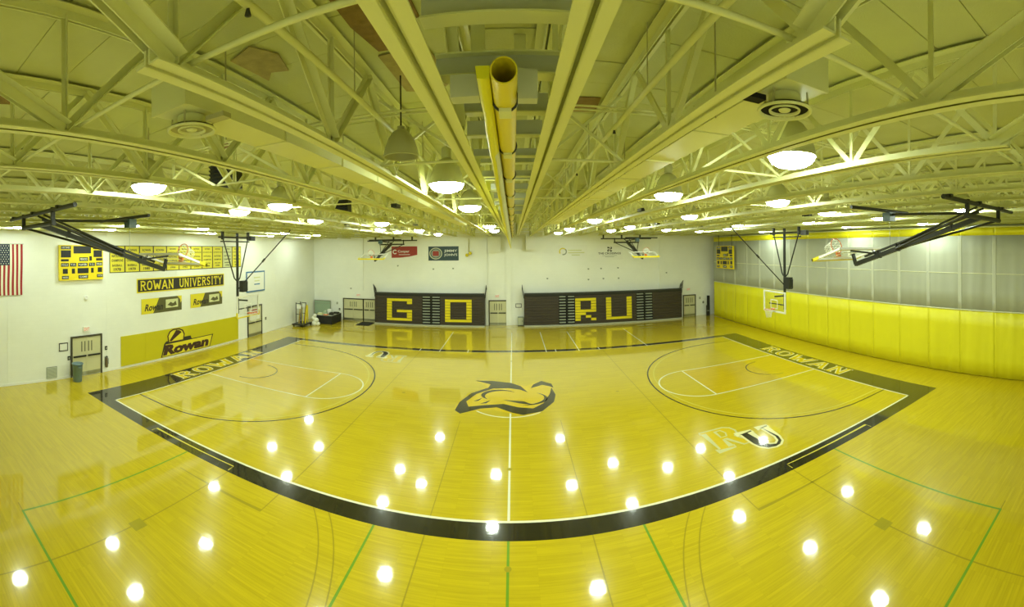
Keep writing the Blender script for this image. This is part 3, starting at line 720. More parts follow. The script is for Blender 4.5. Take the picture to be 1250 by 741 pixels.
def folded_hoop(x, y, rot, label, z=7.03):
    M = Matrix.Translation((x, y, z)) @ Matrix.Rotation(rot, 4, 'Z')
    t = thing('folded_hoop', label, 'basketball hoop', M=M)
    m = Vector((0, 3.9, -1.2)).normalized(); nn = Vector((0, 1.2, 3.9)).normalized()
    end = Vector((0, 4.05, -1.2)); A = Vector((0, .1, .02))
    MB().tube([(-2.1, 0, .30), (2.1, 0, .30)], .05, 10).build('mount_pipe', blackm, t)
    MB().tube([(-1.05, 0, 0), (1.05, 0, 0)], .055, 10).build('hinge_pipe', blackm, t)
    for q in (-1, 1):
        MB().bar((q*.98, 0, -.06), (q*.98, 0, .36), .09, .07).build('hanger_leg', blackm, t)
        MB().tube([Vector((q*1.0, .02, 0)), A + (end-A)*.62 + Vector((q*.06, 0, 0))], .032, 8).build('side_brace', blackm, t)
        MB().tube([Vector((q*.2, .1, .26)), A + (end-A)*.6 + nn*.1 + Vector((q*.05, 0, 0))], .028, 8).build('fold_tube', blackm, t)
    for tx in TRX:
        u = (tx-x)*math.cos(rot)
        if abs(u) < 2.05: MB().box(u-.05, u+.05, -.07, .07, .29, 7.405-z).build('beam_clamp', blackm, t)
    MB().bar(A, end, .12, .12).build('mast', blackm, t)
    MB().bar(A + nn*.14, A + (end-A)*.9 + nn*.12, .06, .06).build('mast_stiffener', blackm, t)
    for u in (.2, .62, .78): MB().bar(A+(end-A)*u-m*.02-nn*.075, A+(end-A)*u-m*.02+nn*.15, .15, .04, m).build('mast_strap', blackm, t)
    MB().tube([(0, .55, .14), (0, 2.75, .20)], .035, 8).build('lift_rod', blackm, t)
    wi = MB().box(-.13, .13, 2.7, 2.95, .02, .26).build('winch', mat('winch_teal', (.05,.10,.10), .4), t)
    MB().tube([(-1.6, 2.8, .30), (.9, 2.8, .30)], .045, 8).build('winch_pipe', blackm, t)
    MB().tube([(0, 2.8, .02), A + (end-A)*.68], .008, 5).build('lift_cable', chrome, t)
    MB().bar(end, end + nn*.32, .08, .08, m).build('board_arm', blackm, t)
    for q in (-1, 1): MB().bar(A + (end-A)*.8 + nn*.08, end - m*.35 + nn*.32 + Vector((q*.5, 0, 0)), .05, .05).build('board_strut', blackm, t)
    c = end + m*.2 + nn*.38
    Mb = Matrix.Identity(4)
    cols = (Vector((-1,0,0)), -m, nn)          # bottom of the board points away from the hinge, face turned up
    xd = cols[1].cross(cols[2])
    for i in range(3): Mb[i][0] = xd[i]; Mb[i][1] = cols[1][i]; Mb[i][2] = cols[2][i]; Mb[i][3] = c[i]
    backboard(t, Mb)
    return t
folded_hoop(-9.1, -5.6, 0, 'black folded-up basketball hoop hanging in front of scoreboard and champion banners')
folded_hoop(9.1, -5.6, 0, 'black folded-up basketball hoop hanging in front of the divider curtain')
folded_hoop(-9.5, 21.5, PI, 'black folded-up basketball hoop by the red banner above the bleachers', 6.8)
folded_hoop(9.15, 21.5, PI, 'black folded-up basketball hoop by the white banners above the bleachers', 6.8)
def main_hoop(s, label):
    t = thing('main_hoop', label, 'basketball hoop', (s*13.75, 7.62, 0))
    X = lambda v: (v*s) - s*13.75               # world distance from mid court -> local x
    yo = .12 * s * -1
    MB().tube([(X(13.75), -.1, 2.95), (X(13.75), -.1, 7.35)], .075, 12).build('mast', blackm, t)
    MB().tube([(X(13.75), -1.6, 7.1), (X(13.75), 1.15, 7.1)], .05, 10).build('mount_pipe', blackm, t)
    MB().tube([(X(13.75), -1.45, 6.88), (X(13.75), .95, 6.88)], .035, 8).build('hinge_pipe', blackm, t)
    for a in (-1.3, .85):
        MB().tube([(X(13.75), a, 7.08), (X(13.75), -.1+(a+.1)*.22, 4.9), (X(13.75), -.1, 4.68)], .035, 8).build('side_brace', blackm, t)
        MB().box(X(13.75)-.07, X(13.75)+.07, a-.05, a+.05, 6.98, 7.40).build('beam_clamp', blackm, t)
    MB().box(X(13.75)-.1, X(13.75)+.1, 1.0 if s < 0 else -1.95, 1.4 if s < 0 else -1.55, 6.95, 7.2).build('motor', blackm, t)
    MB().tube([(X(13.7), -.1, 4.3), (X(10.4), 0, 7.38)], .03, 8).build('fold_brace', blackm, t)
    MB().tube([(X(11.95), -.04, 5.95), (X(12.1), -.045, 5.8)], .055, 8).build('brace_knuckle', blackm, t)
    q = 1 if s < 0 else -1
    MB().box(X(13.75)-.13, X(13.75)+.13, q*.2-.0, q*.62, 4.1, 4.72).build('winch_box', blackm, t)
    MB().tube([(X(13.75), q*.62, 4.18), (X(13.75), q*.78, 4.18), (X(13.75), q*.78, 4.62), (X(13.75), q*.62, 4.62)], .025, 6).build('winch_handle', blackm, t)
    MB().bar((X(13.7), -.1, 3.7), (X(13.14), 0, 3.7), .08, .08).build('board_arm', blackm, t)
    for a in (-.5, .5): MB().bar((X(13.7), -.1, 3.2), (X(13.14), a, 3.3), .05, .05).build('board_strut', blackm, t)
    M = frame((X(13.11), 0, 3.435), (0, -1 if s > 0 else 1, 0), (0, 0, 1))
    backboard(t, M, pad=s < 0)
    if s < 0: tag(t, label, 'basketball hoop')
    return t
main_hoop(-1, 'lowered basketball hoop with glass backboard in front of the gold wall mat')
main_hoop(1, 'lowered basketball hoop with glass backboard in front of the yellow divider curtain')

# ================================================================== DOORS AND WALL FITTINGS
dn = 0
def double_door(M, wd, ht, win=True, fr=framem, panes=2):
    """frame, two leaves with narrow panes and push bars; local x along wall, y up, z out of the wall"""
    global dn; dn += 1
    r = bpy.data.objects.new('door_%d' % dn, None); COL.objects.link(r); r.matrix_world = M; struct(r)
    MB().box(-wd/2-.09, -wd/2, 0, ht+.09, 0, .07).box(wd/2, wd/2+.09, 0, ht+.09, 0, .07).box(-wd/2, wd/2, ht, ht+.09, 0, .07).build('door_frame', fr, r)
    for s in (-1, 1):
        a, b = (-wd/2, -.008) if s < 0 else (.008, wd/2)
        l = MB().box(a, b, .02, ht, 0, .035).build('door_leaf', doorm, r)
        MB().box(a, b, .02, .22, .035, .042).build('kick_plate', chrome, l)
        MB().box(a+.06, b-.04, .98, 1.06, .035, .09).build('push_bar', blackm, l)
        if win:
            c = -.16*s if False else (s*.2)
            for dx in ((-.09, .09) if panes == 2 else (0,)):
                MB().box(c+dx-.035, c+dx+.035, 1.25, ht-.2, .035, .045).build('door_pane', panem, l)
    return r
double_door(on_left(.635, 0), 1.66, 1.97)
double_door(on_left(14.62, 0), 1.6, 2.2)
double_door(on_far(-13.97, 0), 1.86, 1.92)
double_door(on_far(-12.42, 0), 1.05, 1.92)
double_door(on_far(-1.15, 0), 1.38, 2.0)
double_door(on_far(15.85, 0), 1.12, 1.9)

def exit_sign(M, lab):
    t = thing('exit_sign', lab, 'exit sign', M=M)
    MB().box(-.19, .19, -.13, .13, 0, .07).build('sign_box', whitep, t)
    put_text(MB(), 'EXIT', -.15, .15, -.08, .08, .0712, .01).build('sign_letters', redsign, t)
exit_sign(on_left(.62, 2.38), 'white and red exit sign over the doors beside the gold mat')
exit_sign(on_far(-13.45, 2.32), 'white and red exit sign over the doors by the equipment corner')
exit_sign(on_far(-1.2, 2.42), 'white and red exit sign over the doors between the bleachers')
exit_sign(on_far(15.75, 2.5), 'white and red exit sign over the doors next to the divider curtain')

# --- flag hung vertically
t = thing('flag', 'american flag hung vertically high on the white wall', 'flag', M=on_left(-3.56, 5.53, .02))
FW, FH = 1.40, 2.44
def flagstrip(x0, x1, y0, y1, m, nm, dz=0.0):
    vs = []; K = 12
    for j in range(K+1):
        y = y0+(y1-y0)*j/K
        for x in (x0, x1): vs.append((x + .02*math.sin(y*2.2)*(FH/2-y)/FH, y, .03 + .015*math.sin(x*9+y*1.5) + dz))
    fs = [(2*j, 2*j+1, 2*j+3, 2*j+2) for j in range(K)]; k = len(vs)
    vs += [(x, y, z-.004) for x, y, z in vs]; fs += [tuple(q+k for q in f)[::-1] for f in fs]
    return MB().add(vs, fs, True).build(nm, m, t)
for k in range(13):
    x0 = -FW/2 + FW*k/13
    flagstrip(x0, x0+FW/13, -FH/2, FH/2 if k >= 7 else FH/2-1.0, flagr if k % 2 == 0 else flagw, 'flag_stripe')
can = flagstrip(-FW/2, -FW/2+FW*7/13, FH/2-1.0, FH/2, flagb, 'flag_canton')
st = MB()
for i in range(9):
    for j in range(6 if i % 2 == 0 else 5):
        cx_ = -FW/2 + .06 + (j + (0 if i % 2 == 0 else .5))*.125; cy_ = FH/2 - .08 - i*.105
        st.poly([(cx_+(.034 if k % 2 == 0 else .014)*math.sin(k*PI/5), cy_+(.034 if k % 2 == 0 else .014)*math.cos(k*PI/5)) for k in range(10)], .052)
st.build('flag_stars', flagw, can)['kind'] = 'stuff'
MB().tube([(-FW/2-.05, FH/2+.01, .03), (FW/2+.05, FH/2+.01, .03)], .012, 8).build('flag_rod', chrome, t)

# --- scoreboards
def scoreboard(M, W_, H_, lab):
    t = thing('scoreboard', lab, 'scoreboard', M=M)
    MB().box(-W_/2, W_/2, -H_/2, H_/2, 0, .15).build('cabinet', board_y, t)
    R = lambda u0, u1, v0, v1, nm='digit_panel': MB().box(-W_/2+u0*W_, -W_/2+u1*W_, H_/2-v1*H_, H_/2-v0*H_, .15, .162).build(nm, board_b, t)
    def L(u0, u1, v0, v1, s_):
        p = R(u0, u1, v0, v1, 'label_plate'); a, b = u1-u0, v1-v0
        put_text(MB(), s_, -W_/2+(u0+.1*a)*W_, -W_/2+(u1-.1*a)*W_, H_/2-(v1-.22*b)*H_, H_/2-(v0+.22*b)*H_, .1635, .012).build('label_text', inkw, p)
    L(.03,.25,.03,.12,'HOME'); L(.76,.97,.03,.12,'GUEST')
    R(.03,.25,.15,.35); R(.31,.71,.03,.24); R(.77,.97,.15,.35); R(.03,.2,.4,.46); R(.83,.98,.38,.45)
    L(.44,.64,.35,.46,'PERIOD'); R(.67,.73,.32,.45)
    L(.03,.2,.51,.61,'FOULS'); L(.23,.37,.51,.61,'T.O.'); L(.41,.63,.51,.61,'PLAYER'); L(.66,.8,.51,.61,'T.O.'); L(.83,.98,.5,.6,'FOULS')
    R(.07,.18,.67,.81); R(.27,.34,.67,.81); R(.4,.65,.66,.81); R(.71,.77,.66,.8); R(.87,.97,.65,.79)
    L(.05,.2,.87,.96,'WON'); L(.42,.64,.86,.96,'GAME'); L(.85,.99,.85,.94,'WON')
    return t
scoreboard(on_left(.30, 5.83, .03), 2.52, 1.78, 'yellow scoreboard with black panels on the white wall beside the flag')
t = scoreboard(frame((17.62, 20.3, 5.48), (0,-1,0), (0,0,1)), 2.75, 1.95, 'yellow scoreboard with black panels hanging in front of the divider curtain')
for q in (-1, 1): MB().tube([(q*1.1, .97, .07), (q*1.1, 1.95, .07)], .02, 6).build('hanger_pipe', blackm, t)

# --- row of champion banners
years = ['1978', '1979', '1980', '1981', '1990', '1992', '1993', '1994', '1995', '1996', '2002']
B0, B1, BN = 2.06, 13.04, 11
bw = (B1-B0)/BN
for k in range(BN):
    pale = k == 9
    t = thing('champion_banner', ('pale faded national champions banner near the end of the banner row' if pale else 'yellow national champions banner, %s in the row from the scoreboard' % ORD[k]), 'banner',
              M=on_left(B0+bw*(k+.5), 5.965, .004), group=None if pale else 'yellow champion banners')
    MB().box(-bw/2+.003, bw/2-.003, -.74, .74, 0, .012).build('banner_border', inkb, t)
    MB().box(-bw/2+.04, bw/2-.04, -.70, .70, .012, .016).build('banner_face', bannerp if pale else bannery, t)
    if k >= 4:
        rowsT = [('ROWAN', .5, .6, .24), ('DIVISION III', .29, .38, .40), ('NATIONAL', .03, .13, .34), ('CHAMPIONS', -.2, -.1, .36), (['BASEBALL', 'TRACK', 'SOCCER'][k % 3], -.42, -.34, .28), (years[k], -.62, -.5, .2)]
    else:
        rowsT = [('ROWAN', .42, .56, .3), ('NATIONAL', .1, .24, .36), ('CHAMPIONS', -.14, -.0, .38), ('BASEBALL', -.4, -.28, .32), (years[k], -.64, -.48, .24)]
    for s_, a, b, hw in rowsT:
        if ' ' in s_:
            put_text(MB(), 'DIVISION', -hw, hw*.55, a, b, .0172, .012).build('banner_text', inkb, t); put_text(MB(), 'III', hw*.68, hw, a, b, .0172, .012).build('banner_text', inkb, t)
        else: put_text(MB(), s_, -hw, hw, a, b, .0172, .03).build('banner_text', inkb, t)
# --- long name banner
t = thing('name_banner', 'black banner with gold serif letters reading ROWAN UNIVERSITY', 'banner', M=on_left(7.515, 4.43, .004))
MB().box(-3.66, 3.66, -.41, .41, 0, .014).build('banner_border', inkg, t)
MB().box(-3.59, 3.59, -.345, .345, .014, .018).build('banner_face', inkb, t)
slab_text(MB(), 'ROWAN', -3.42, -.92, -.27, .27, .0195, wd=.19, serif=.16, gap=.16).build('banner_word', inkg, t); slab_text(MB(), 'UNIVERSITY', -.45, 3.42, -.27, .27, .0195, wd=.19, serif=.16, gap=.16).build('banner_word', inkg, t)
# --- two sponsor posters
for yc, w_, lab in ((5.71, 3.08, 'wide yellow and dark sponsor poster nearer the scoreboard, below the name banner'), (9.49, 2.97, 'wide yellow and dark sponsor poster nearer the glass backboard, below the name banner')):
    t = thing('sponsor_poster', lab, 'poster', M=on_left(yc, 3.23, .004)); h = w_/2
    MB().box(-h, h, -.435, .435, 0, .012).build('poster_sheet', posterd, t)
    MB().poly([(-h,-.435),(-h+.85,-.435),(-h+1.3,.435),(-h,.435)], .014).build('poster_yellow', inkg, t)
    MB().poly([(h-.35,.435),(h-.12,.2),(h-.1,.0),(h,.1),(h,.435)], .014).build('poster_corner', inkg, t)
    MB().rect(h-1.28, h-.3, -.22, .28, .0145).build('poster_photo', bannerp, t)
    MB().poly([(h-1.15,-.05),(h-.9,.12),(h-.7,.02),(h-.5,.15),(h-.4,-.1),(h-.8,-.16)], .0155).build('poster_figure', posterd, t)
    put_text(MB(), 'Rowan', -h+.22, -h+1.55, -.28, .12, .0158, .03, .25).build('poster_word', inkb, t)
# --- gold wall mat with wordmark
t = thing('wall_mat', 'long gold padded wall mat with maroon Rowan wordmark along the floor', 'wall mat', M=on_left(7.70, .93, .001))
MH = .81
for k in range(6):
    x0 = -4.94 + 9.88*k/6
    MB().box(x0+.004, x0+9.88/6-.004, -MH, MH, 0, .05).build('mat_panel', matgold, t)
edge = MB().poly([(-2.15,-.83+.04),(2.0,-.83+.04),(2.32,-.02),(.35,-.02),(.25,.18),(-.1,.18),(-1.75,.1),(-1.9,-.02)], .0525)
edge.build('wordmark_edge', inkb, t)
MB().poly([(-2.05,-.76),(1.95,-.76),(2.2,-.07),(-1.78,-.07)], .0535).build('wordmark_field', inkg, t)
put_text(MB(), 'Rowan', -2.0, 1.8, -.72, -.11, .0545, .06, .3).build('wordmark_letters', maroon, t)
MB().poly([(-1.6,.02),(-1.66,.4),(-1.5,.66),(-1.2,.78),(-.7,.76),(-.38,.62),(-.24,.36),(-.3,.02)], .0538).build('crest_edge', maroon, t)
MB().poly([(-1.5,.04),(-1.56,.38),(-1.42,.6),(-1.16,.7),(-.72,.68),(-.46,.56),(-.34,.34),(-.4,.04)], .0546).build('crest_field', inkg, t)
MB().poly([(-1.5,.1),(-1.35,.05),(-.5,.5),(-.7,.64),(-.95,.68)], .0552).build('crest_bar', maroon, t)
# --- small things by the left doors
t = thing('framed_notice', 'small black framed notice beside the double doors', 'picture frame', M=on_left(-.685, 1.59))
MB().box(-.25, .25, -.21, .21, 0, .02).build('frame_border', inkb, t); MB().box(-.2, .2, -.16, .16, .02, .023).build('notice_sheet', whitep, t)
t = thing('fire_extinguisher', 'fire extinguisher hung on the white wall beside the gold mat', 'extinguisher', M=Matrix.Translation((XW_L+.1, 1.8, .25)))
MB().lathe([(0,0),(.07,.01),(.075,.05),(.075,.42),(.05,.49),(.02,.51),(.02,.55),(0,.55)], 16).build('cylinder', redext, t)
MB().box(-.03, .09, -.015, .015, .54, .6).build('handle', blackm, t); MB().tube([(.03,.02,.55),(.11,.05,.45),(.1,.05,.2)], .012, 6).build('hose', blackm, t)
MB().box(-.098, -.075, -.06, .06, .1, .55).build('wall_bracket', chrome, t)
t = thing('vent_grille', 'grey louvred vent grille low on the white wall', 'vent', M=on_left(-1.33, .37))
MB().box(-.29, .29, -.31, .31, 0, .012).build('grille_plate', greystep, t)
for k in range(11): MB().bar((-.26, -.26+k*.052, .02), (.26, -.26+k*.052, .02), .03, .006, (0,.7,.7)).build('grille_slat', greych, t)
t = thing('trash_can', 'grey-blue round trash can in front of the double doors', 'trash can', (-17.35, -.22, 0))
MB().lathe([(0,.01),(.2,.0),(.215,.02),(.255,.82),(.28,.83),(.28,.87),(.25,.88),(.235,.8),(.0,.76)], 22).build('bin_body', tealbin, t)
MB().torus((0,0,.865), .272, .02, 22, 6).build('bin_rim', tealbin, t)
for a in (0, PI): MB().box(.25*math.cos(a)-.04, .25*math.cos(a)+.04, -.08, .08, .7, .76).build('bin_handle', tealbin, t)
t = thing('bell_horn', 'small round wall horn on the white wall under the scoreboard', 'speaker', M=on_left(.62, 4.0))
MB().lathe([(.13,.0),(.13,.05),(.09,.09),(.05,.06),(0,.06)], 18).build('horn_body', whitep, t)
for (M, lab, g) in ((on_left(1.82, 1.25), 'small dark switch plate beside the left wall doors', None), (on_left(-.38, 1.0), 'small dark push plate beside the left wall doors', None), (on_left(16.05, 1.1), 'dark switch plate by the second left wall doors', None),
                    (on_far(-15.6, 1.5), 'small grey wall box near the equipment corner', None), (on_far(-15.36, .95), 'dark wall telephone near the equipment corner', None),
                    (on_far(16.95, 1.62), 'small grey alarm box between the doors and divider curtain', None), (on_far(17.3, 1.2), 'dark round-cornered plate next to the divider curtain', None)):
    t = thing('wall_plate', lab, 'wall plate', M=M)
    MB().box(-.07, .07, -.1, .1, 0, .03).build('plate_cover', blackm if 'dark' in lab else greystep, t); MB().box(-.03, .03, -.04, .04, .03, .05).build('plate_switch', greych, t)
for x, z, apl in ((-9.75, 4.98, 'below the red banner'), (-6.6, 4.7, 'below the badge of the dark teal banner'), (-4.9, 4.75, 'below the lettering of the dark teal banner'), (6.5, 4.6, 'between and below the two white banners'), (7.6, 4.62, 'just below the black lettered banner'), (9.1, 4.65, 'below the right end of the black lettered banner'), (6.5, 3.7, 'over the yellow R'), (7.8, 3.75, 'over the left stroke of the yellow U'), (9.15, 3.75, 'over the right stroke of the yellow U'), (3.0, 3.85, 'over the plain left end of the RU bleachers'), (-14.2, 2.9, 'over the doors by the equipment corner'), (13.6, 4.1, 'over the right end of the RU bleachers')):
    t = thing('anchor_plate', 'small metal anchor plate on the wall %s' % apl, 'wall plate', M=on_far(x, z), group='anchor plates above the bleachers')
    MB().box(-.07, .07, -.05, .05, 0, .02).build('plate', greystep, t); MB().tube([(0,0,.02),(0,-.03,.06),(0,-.07,.05)], .014, 6).build('hook', blackm, t)
# blue-edged board behind the lowered hoop
t = thing('notice_board', 'white board with blue border high behind the lowered hoop', 'board', M=on_left(14.75, 4.07, .03))
MB().box(-1.15, 1.15, -.77, .77, 0, .02).build('board_border', bluem, t); MB().box(-1.05, 1.05, -.67, .67, .02, .024).build('board_face', whitep, t)
for k, w_ in enumerate((.7, .55, .62)): MB().rect(-.1-w_/2+.2, w_/2+.2, .25-.25*k, .33-.25*k, .0252).build('board_line', bluem if k == 2 else bannerp, t)
t = thing('door_poster', 'orange and white poster on the doors behind the lowered hoop', 'poster', M=on_left(14.6, 1.62, .05))
MB().box(-.62, .62, -.4, .45, 0, .01).build('poster_sheet', whitep, t); MB().rect(-.58, .58, -.05, .2, .0115).build('poster_band', orange, t); MB().rect(-.5, .5, .28, .38, .0118).build('poster_title', redsign if False else redm, t)

# --- sponsor banners on the far wall
t = thing('red_banner', 'red sponsor banner reading Cooper on the far wall', 'banner', M=on_far(-9.155, 6.04, .004))
MB().box(-1.155, 1.155, -.61, .61, 0, .012).build('banner_sheet', whitep, t)
MB().poly([(-1.155,-.38),(-.4,-.36),(.4,-.28),(1.155,-.12),(1.155,.61),(-1.155,.61)], .014).build('banner_red', redm, t)
MB().strip(arc(-.85,.14,.16,.6,5.68), .08, .0155).build('banner_ring', inkw, t); MB().rect(-.66, -.62, .1, .16, .0158).build('ring_gap', redm, t)
put_text(MB(), 'Cooper', -.58, .45, .02, .3, .0155, .01).build('banner_text', inkw, t)
MB().rect(-.5, .5, -.12, -.08, .0155).build('banner_line', inkw, t)
t = thing('navy_banner', "dark teal sponsor banner reading JIMMY JOHN'S on the far wall", 'banner', M=on_far(-5.72, 6.02, .004))
MB().box(-1.3, 1.3, -.6, .6, 0, .012).build('banner_sheet', navy, t)
for r_, m in ((.5, greych), (.42, navy), (.36, greystep)): MB().add([(-.66 + (r_*1.12)*math.cos(2*PI*k/24), r_*math.sin(2*PI*k/24), .0135+(.5-r_)*.01) for k in range(24)], [tuple(range(24))]).build('badge_disc', m, t)
MB().rect(-.92, -.4, -.2, .2, .0165).build('badge_panel', redm, t)
put_text(MB(), 'JIMMY', .06, 1.18, .06, .32, .0145, .012).build('banner_text', inkw, t); put_text(MB(), "JOHN'S", .06, 1.18, -.27, -.01, .0145, .012).build('banner_text', inkw, t)
t = thing('white_banner', 'white sponsor banner with a round gold and grey ring mark', 'banner', M=on_far(5.17, 5.97, .004))
MB().box(-1.25, 1.25, -.65, .65, 0, .012).build('banner_sheet', whitep, t)
MB().strip(arc(-.85, .12, .27, .5, PI*1.2), .1, .0135).build('ring_gold', inkg, t); MB().strip(arc(-.8, .12, .25, -1.9, .9), .1, .0140).build('ring_grey', greystep, t)
for k, (a, b) in enumerate(((-.4, .75), (-.4, 1.0), (-.1, .6))): MB().rect(a, b, .18-.2*k, .26-.2*k, .0135).build('faint_text_line', bannerp, t)
t = thing('crossings_banner', 'white sponsor banner with black lettering THE CROSSINGS', 'banner', M=on_far(8.37, 5.95, .004))
MB().box(-1.15, 1.15, -.61, .61, 0, .012).build('banner_sheet', whitep, t)
mk = MB()
for a in range(4):
    c_, s_ = math.cos(a*PI/2), math.sin(a*PI/2); pts = [(-.2,.2),(-.2,.06),(-.1,.1),(.0,.02),(.02,.1),(-.05,.2)]
    mk.poly([(p[0]*c_-p[1]*s_, .3+p[0]*s_+p[1]*c_) for p in pts], .0135)
mk.build('banner_mark', inkb, t)
put_text(MB(), 'THE CROSSINGS', -1.0, 1.0, -.14, .04, .0135, .02).build('banner_text', inkb, t)
MB().rect(-.65, .65, -.26, -.23, .0135).rect(-.4, .4, -.36, -.33, .0135).build('banner_small_lines', greystep, t)
# --- emergency flood lights
t = thing('flood_lights', 'pair of small round emergency flood lights under the trusses', 'lamp', M=on_far(-3.55, 5.95, .02))
MB().tube([(0,1.3,.1),(0,.2,.1)], .03, 8).build('drop_pipe', steel_dk, t); MB().box(-.02, .02, .18, .22, 0, .1).build('wall_arm', steel_dk, t)
for dx, dy in ((-.14, -.08), (.12, .08)): MB().lathe([(.05,-.12),(.13,.0),(.14,.06),(0,.08)], 16, (dx, dy, .12)).build('flood_head', pipe_y, t)
t = thing('framed_notice', 'small black framed notice between the middle doors and bleachers', 'picture frame', M=on_far(.57, 1.62))
MB().box(-.25, .25, -.17, .17, 0, .02).build('frame_border', inkb, t); MB().box(-.2, .2, -.12, .12, .02, .023).build('notice_sheet', whitep, t)
t = thing('floor_cabinet', 'small grey cabinet on the floor next to the right bleachers', 'cabinet', (.72, YW_F-.22, 0))
MB().box(-.24, .24, -.18, .2, .05, .7).build('cabinet_body', greystep, t); MB().box(-.21, .21, -.195, -.18, .1, .66).build('cabinet_door', greych, t); MB().box(.12, .15, -.21, -.195, .35, .45).build('cabinet_handle', blackm, t)
MB().box(-.22, .22, -.16, .2, 0, .05).build('cabinet_plinth', blackm, t)
t = thing('tall_pad', 'tall black folded pad standing at the edge of the divider curtain', 'pad', (17.55, 23.5, 0))
MB().box(-.12, .12, -.15, .15, 0, .95).build('pad_lower', rubber, t); MB().box(-.06, .12, -.12, .12, .95, 1.85).build('pad_upper', rubber, t); MB().box(-.13, .13, -.16, .16, .45, .5).build('pad_strap', greystep, t)

# ================================================================== BLEACHERS
YB = 23.15
LET = {'G': ['XXXXX','X...X','X....','X....','X.XXX','X...X','X...X','XXXXX'], 'O': ['XXXXX']+['X...X']*6+['XXXXX'],
       'R': ['XXXX','X..X','X..X','X..X','XXXX','XX..','X.X.','X..X'], 'U': ['X...X']*7+['XXXXX']}
RZ, RH = .126, .234
def seat_mesh(x0, x1, i, m, nm, t, out=0.0):
    y = YB + .010*i - out; z = RZ + RH*i
    if out: return MB().box(x0+.004, x1-.004, y, y+.25, z+.014, z+RH-.012).build(nm, m, t)
    return MB().box(x0, x1, y, y+.28, z+RH-.085, z+RH-.012).box(x0, x1, y+.035, y+.06+out, z, z+RH-.085).build(nm, m, t)
def bleachers(xa, xb, aisles, letters, lab):
    t = thing('bleacher_bank', lab, 'bleachers', ((xa+xb)/2, 0, 0)); ox = (xa+xb)/2
    segs = []; c = xa
    for a, b in aisles: segs.append((c, a)); c = b
    segs.append((c, xb))
    MB().box(xa-ox, xb-ox, YB+.16, YW_F-.05, .02, 2.6).build('understructure', dark, t)
    MB().box(xa-ox-.05, xb-ox+.05, YB-.03, YB+.02, 0, .115).build('kick_board', palestep, t)
    for i in range(10):
        for a, b in segs: seat_mesh(a-ox, b-ox, i, brownseat, 'seat_row', t)
        for a, b in aisles:
            m_ = (a+b)/2
            for p, q in ((a+.05, m_-.1), (m_+.1, b-.05)): MB().box(p-ox, q-ox, YB+.01*i+.0, YB+.2, RZ+RH*i+.11, RZ+RH*i+.2).build('aisle_step', greystep, t)
    for a, b in aisles:
        m_ = (a+b)/2
        MB().tube([(m_-ox, YB-.01, .1), (m_-ox, YB+.08, 2.5)], .03, 8).build('aisle_rail', blackm, t)
    for ch, lx, cw in letters:
        for r, row in enumerate(LET[ch]):
            k = 0
            while k < len(row):
                if row[k] == 'X':
                    e = k
                    while e < len(row) and row[e] == 'X': e += 1
                    seat_mesh(lx+k*cw-ox, lx+e*cw-ox, 8-r, yellseat, 'yellow_seat', t, .012)
                    k = e
                else: k += 1
    MB().box(xa-ox-.02, xb-ox+.02, YB+.1, YB+.5, 2.5, 2.70).build('top_rail', blackm, t)
    for s, x in ((-1, xa-ox), (1, xb-ox)):
        MB().box(x, x+s*.03, YB+.06, YW_F-.06, .02, 2.55).build('end_panel', brownseat, t)
        g = MB()
        for k in range(5): g.tube([(x+s*.05, YB+.1+.16*k, 2.3), (x+s*(.05+.14), YB+.1+.16*k, 3.42-.1*k)], .022, 6)
        for q in (.45, .7, .98): g.tube([(x+s*(.05+.14*q), YB+.1, 2.3+1.12*q), (x+s*(.05+.14*q), YB+.74, 2.3+.72*q)], .018, 6)
        g.build('end_guard_rail', blackm, t)
    return t
bleachers(-11.58, -2.26, [(-7.43, -5.9)], [('G', -10.52, .444), ('O', -5.49, .444)], 'folded brown bleachers with yellow seats spelling GO')
bleachers(1.05, 14.72, [(3.85, 5.2), (10.49, 11.98)], [('R', 5.22, .44), ('U', 7.83, .448)], 'folded brown bleachers with yellow seats spelling RU')

# ================================================================== EQUIPMENT CORNER
tag(MB().box(-12.95, -11.75, 21.95, 23.6, 0, .015).build('door_mat', rubber), 'black rubber mat on the floor before the far doors', 'mat')
t = thing('equipment_cart', 'tall black equipment cart with yellow poles against the far left corner', 'cart', (-17.0, 20.0, 0))
MB().box(-.55, .55, -.8, .8, .13, .22).build('cart_deck', blackm, t)
for x in (-.45, .45):
    for y in (-.65, .65): MB().lathe([(0,0),(.06,.0),(.065,.03),(.06,.12),(0,.125)], 12, (x, y, 0)).build('caster', rubber, t)
for y in (-.55, .15):
    MB().box(-.3, -.25, y-.02, y+.02, .2, 2.0).box(.25, .3, y-.02, y+.02, .2, 1.95).box(-.25, .25, y-.02, y+.02, 1.9, 1.95).box(-.25, .25, y-.02, y+.02, 1.0, 1.04).build('upright_frame', blackm, t)
    MB().box(-.2, .2, y-.03, y-.02, 1.5, 1.8).build('card', whitep, t)
for k, (x, y, dx, m) in enumerate(((-.15, -.3, .1, tanm), (.1, -.15, -.1, pipe_y), (.3, .0, .12, pipe_y), (-.05, .4, .15, tanm), (.25, .5, -.05, pipe_y), (.0, .62, .1, pipe_y), (-.3, .2, .2, chrome))):
    MB().tube([(x, y, .22), (x+dx, y+.05, 1.55+.07*(k % 3))], .055 if m is not chrome else .02, 8).build('net_pole', m, t)
t = thing('net_bag', 'white bundled volleyball net slumped beside the equipment cart', 'net', (-16.05, 20.45, 0))
for k, (x, y, z, r) in enumerate(((0, 0, .2, .24), (.12, .05, .45, .22), (-.1, .04, .62, .2), (.02, 0, .85, .15), (.25, .12, .16, .18))):
    MB().lathe([(r*math.sin(PI*j/8)*(1+.12*math.sin(j*3+k)), -r*math.cos(PI*j/8)) for j in range(9)], 12, (x, y, z)).build('net_fold', netm, t)
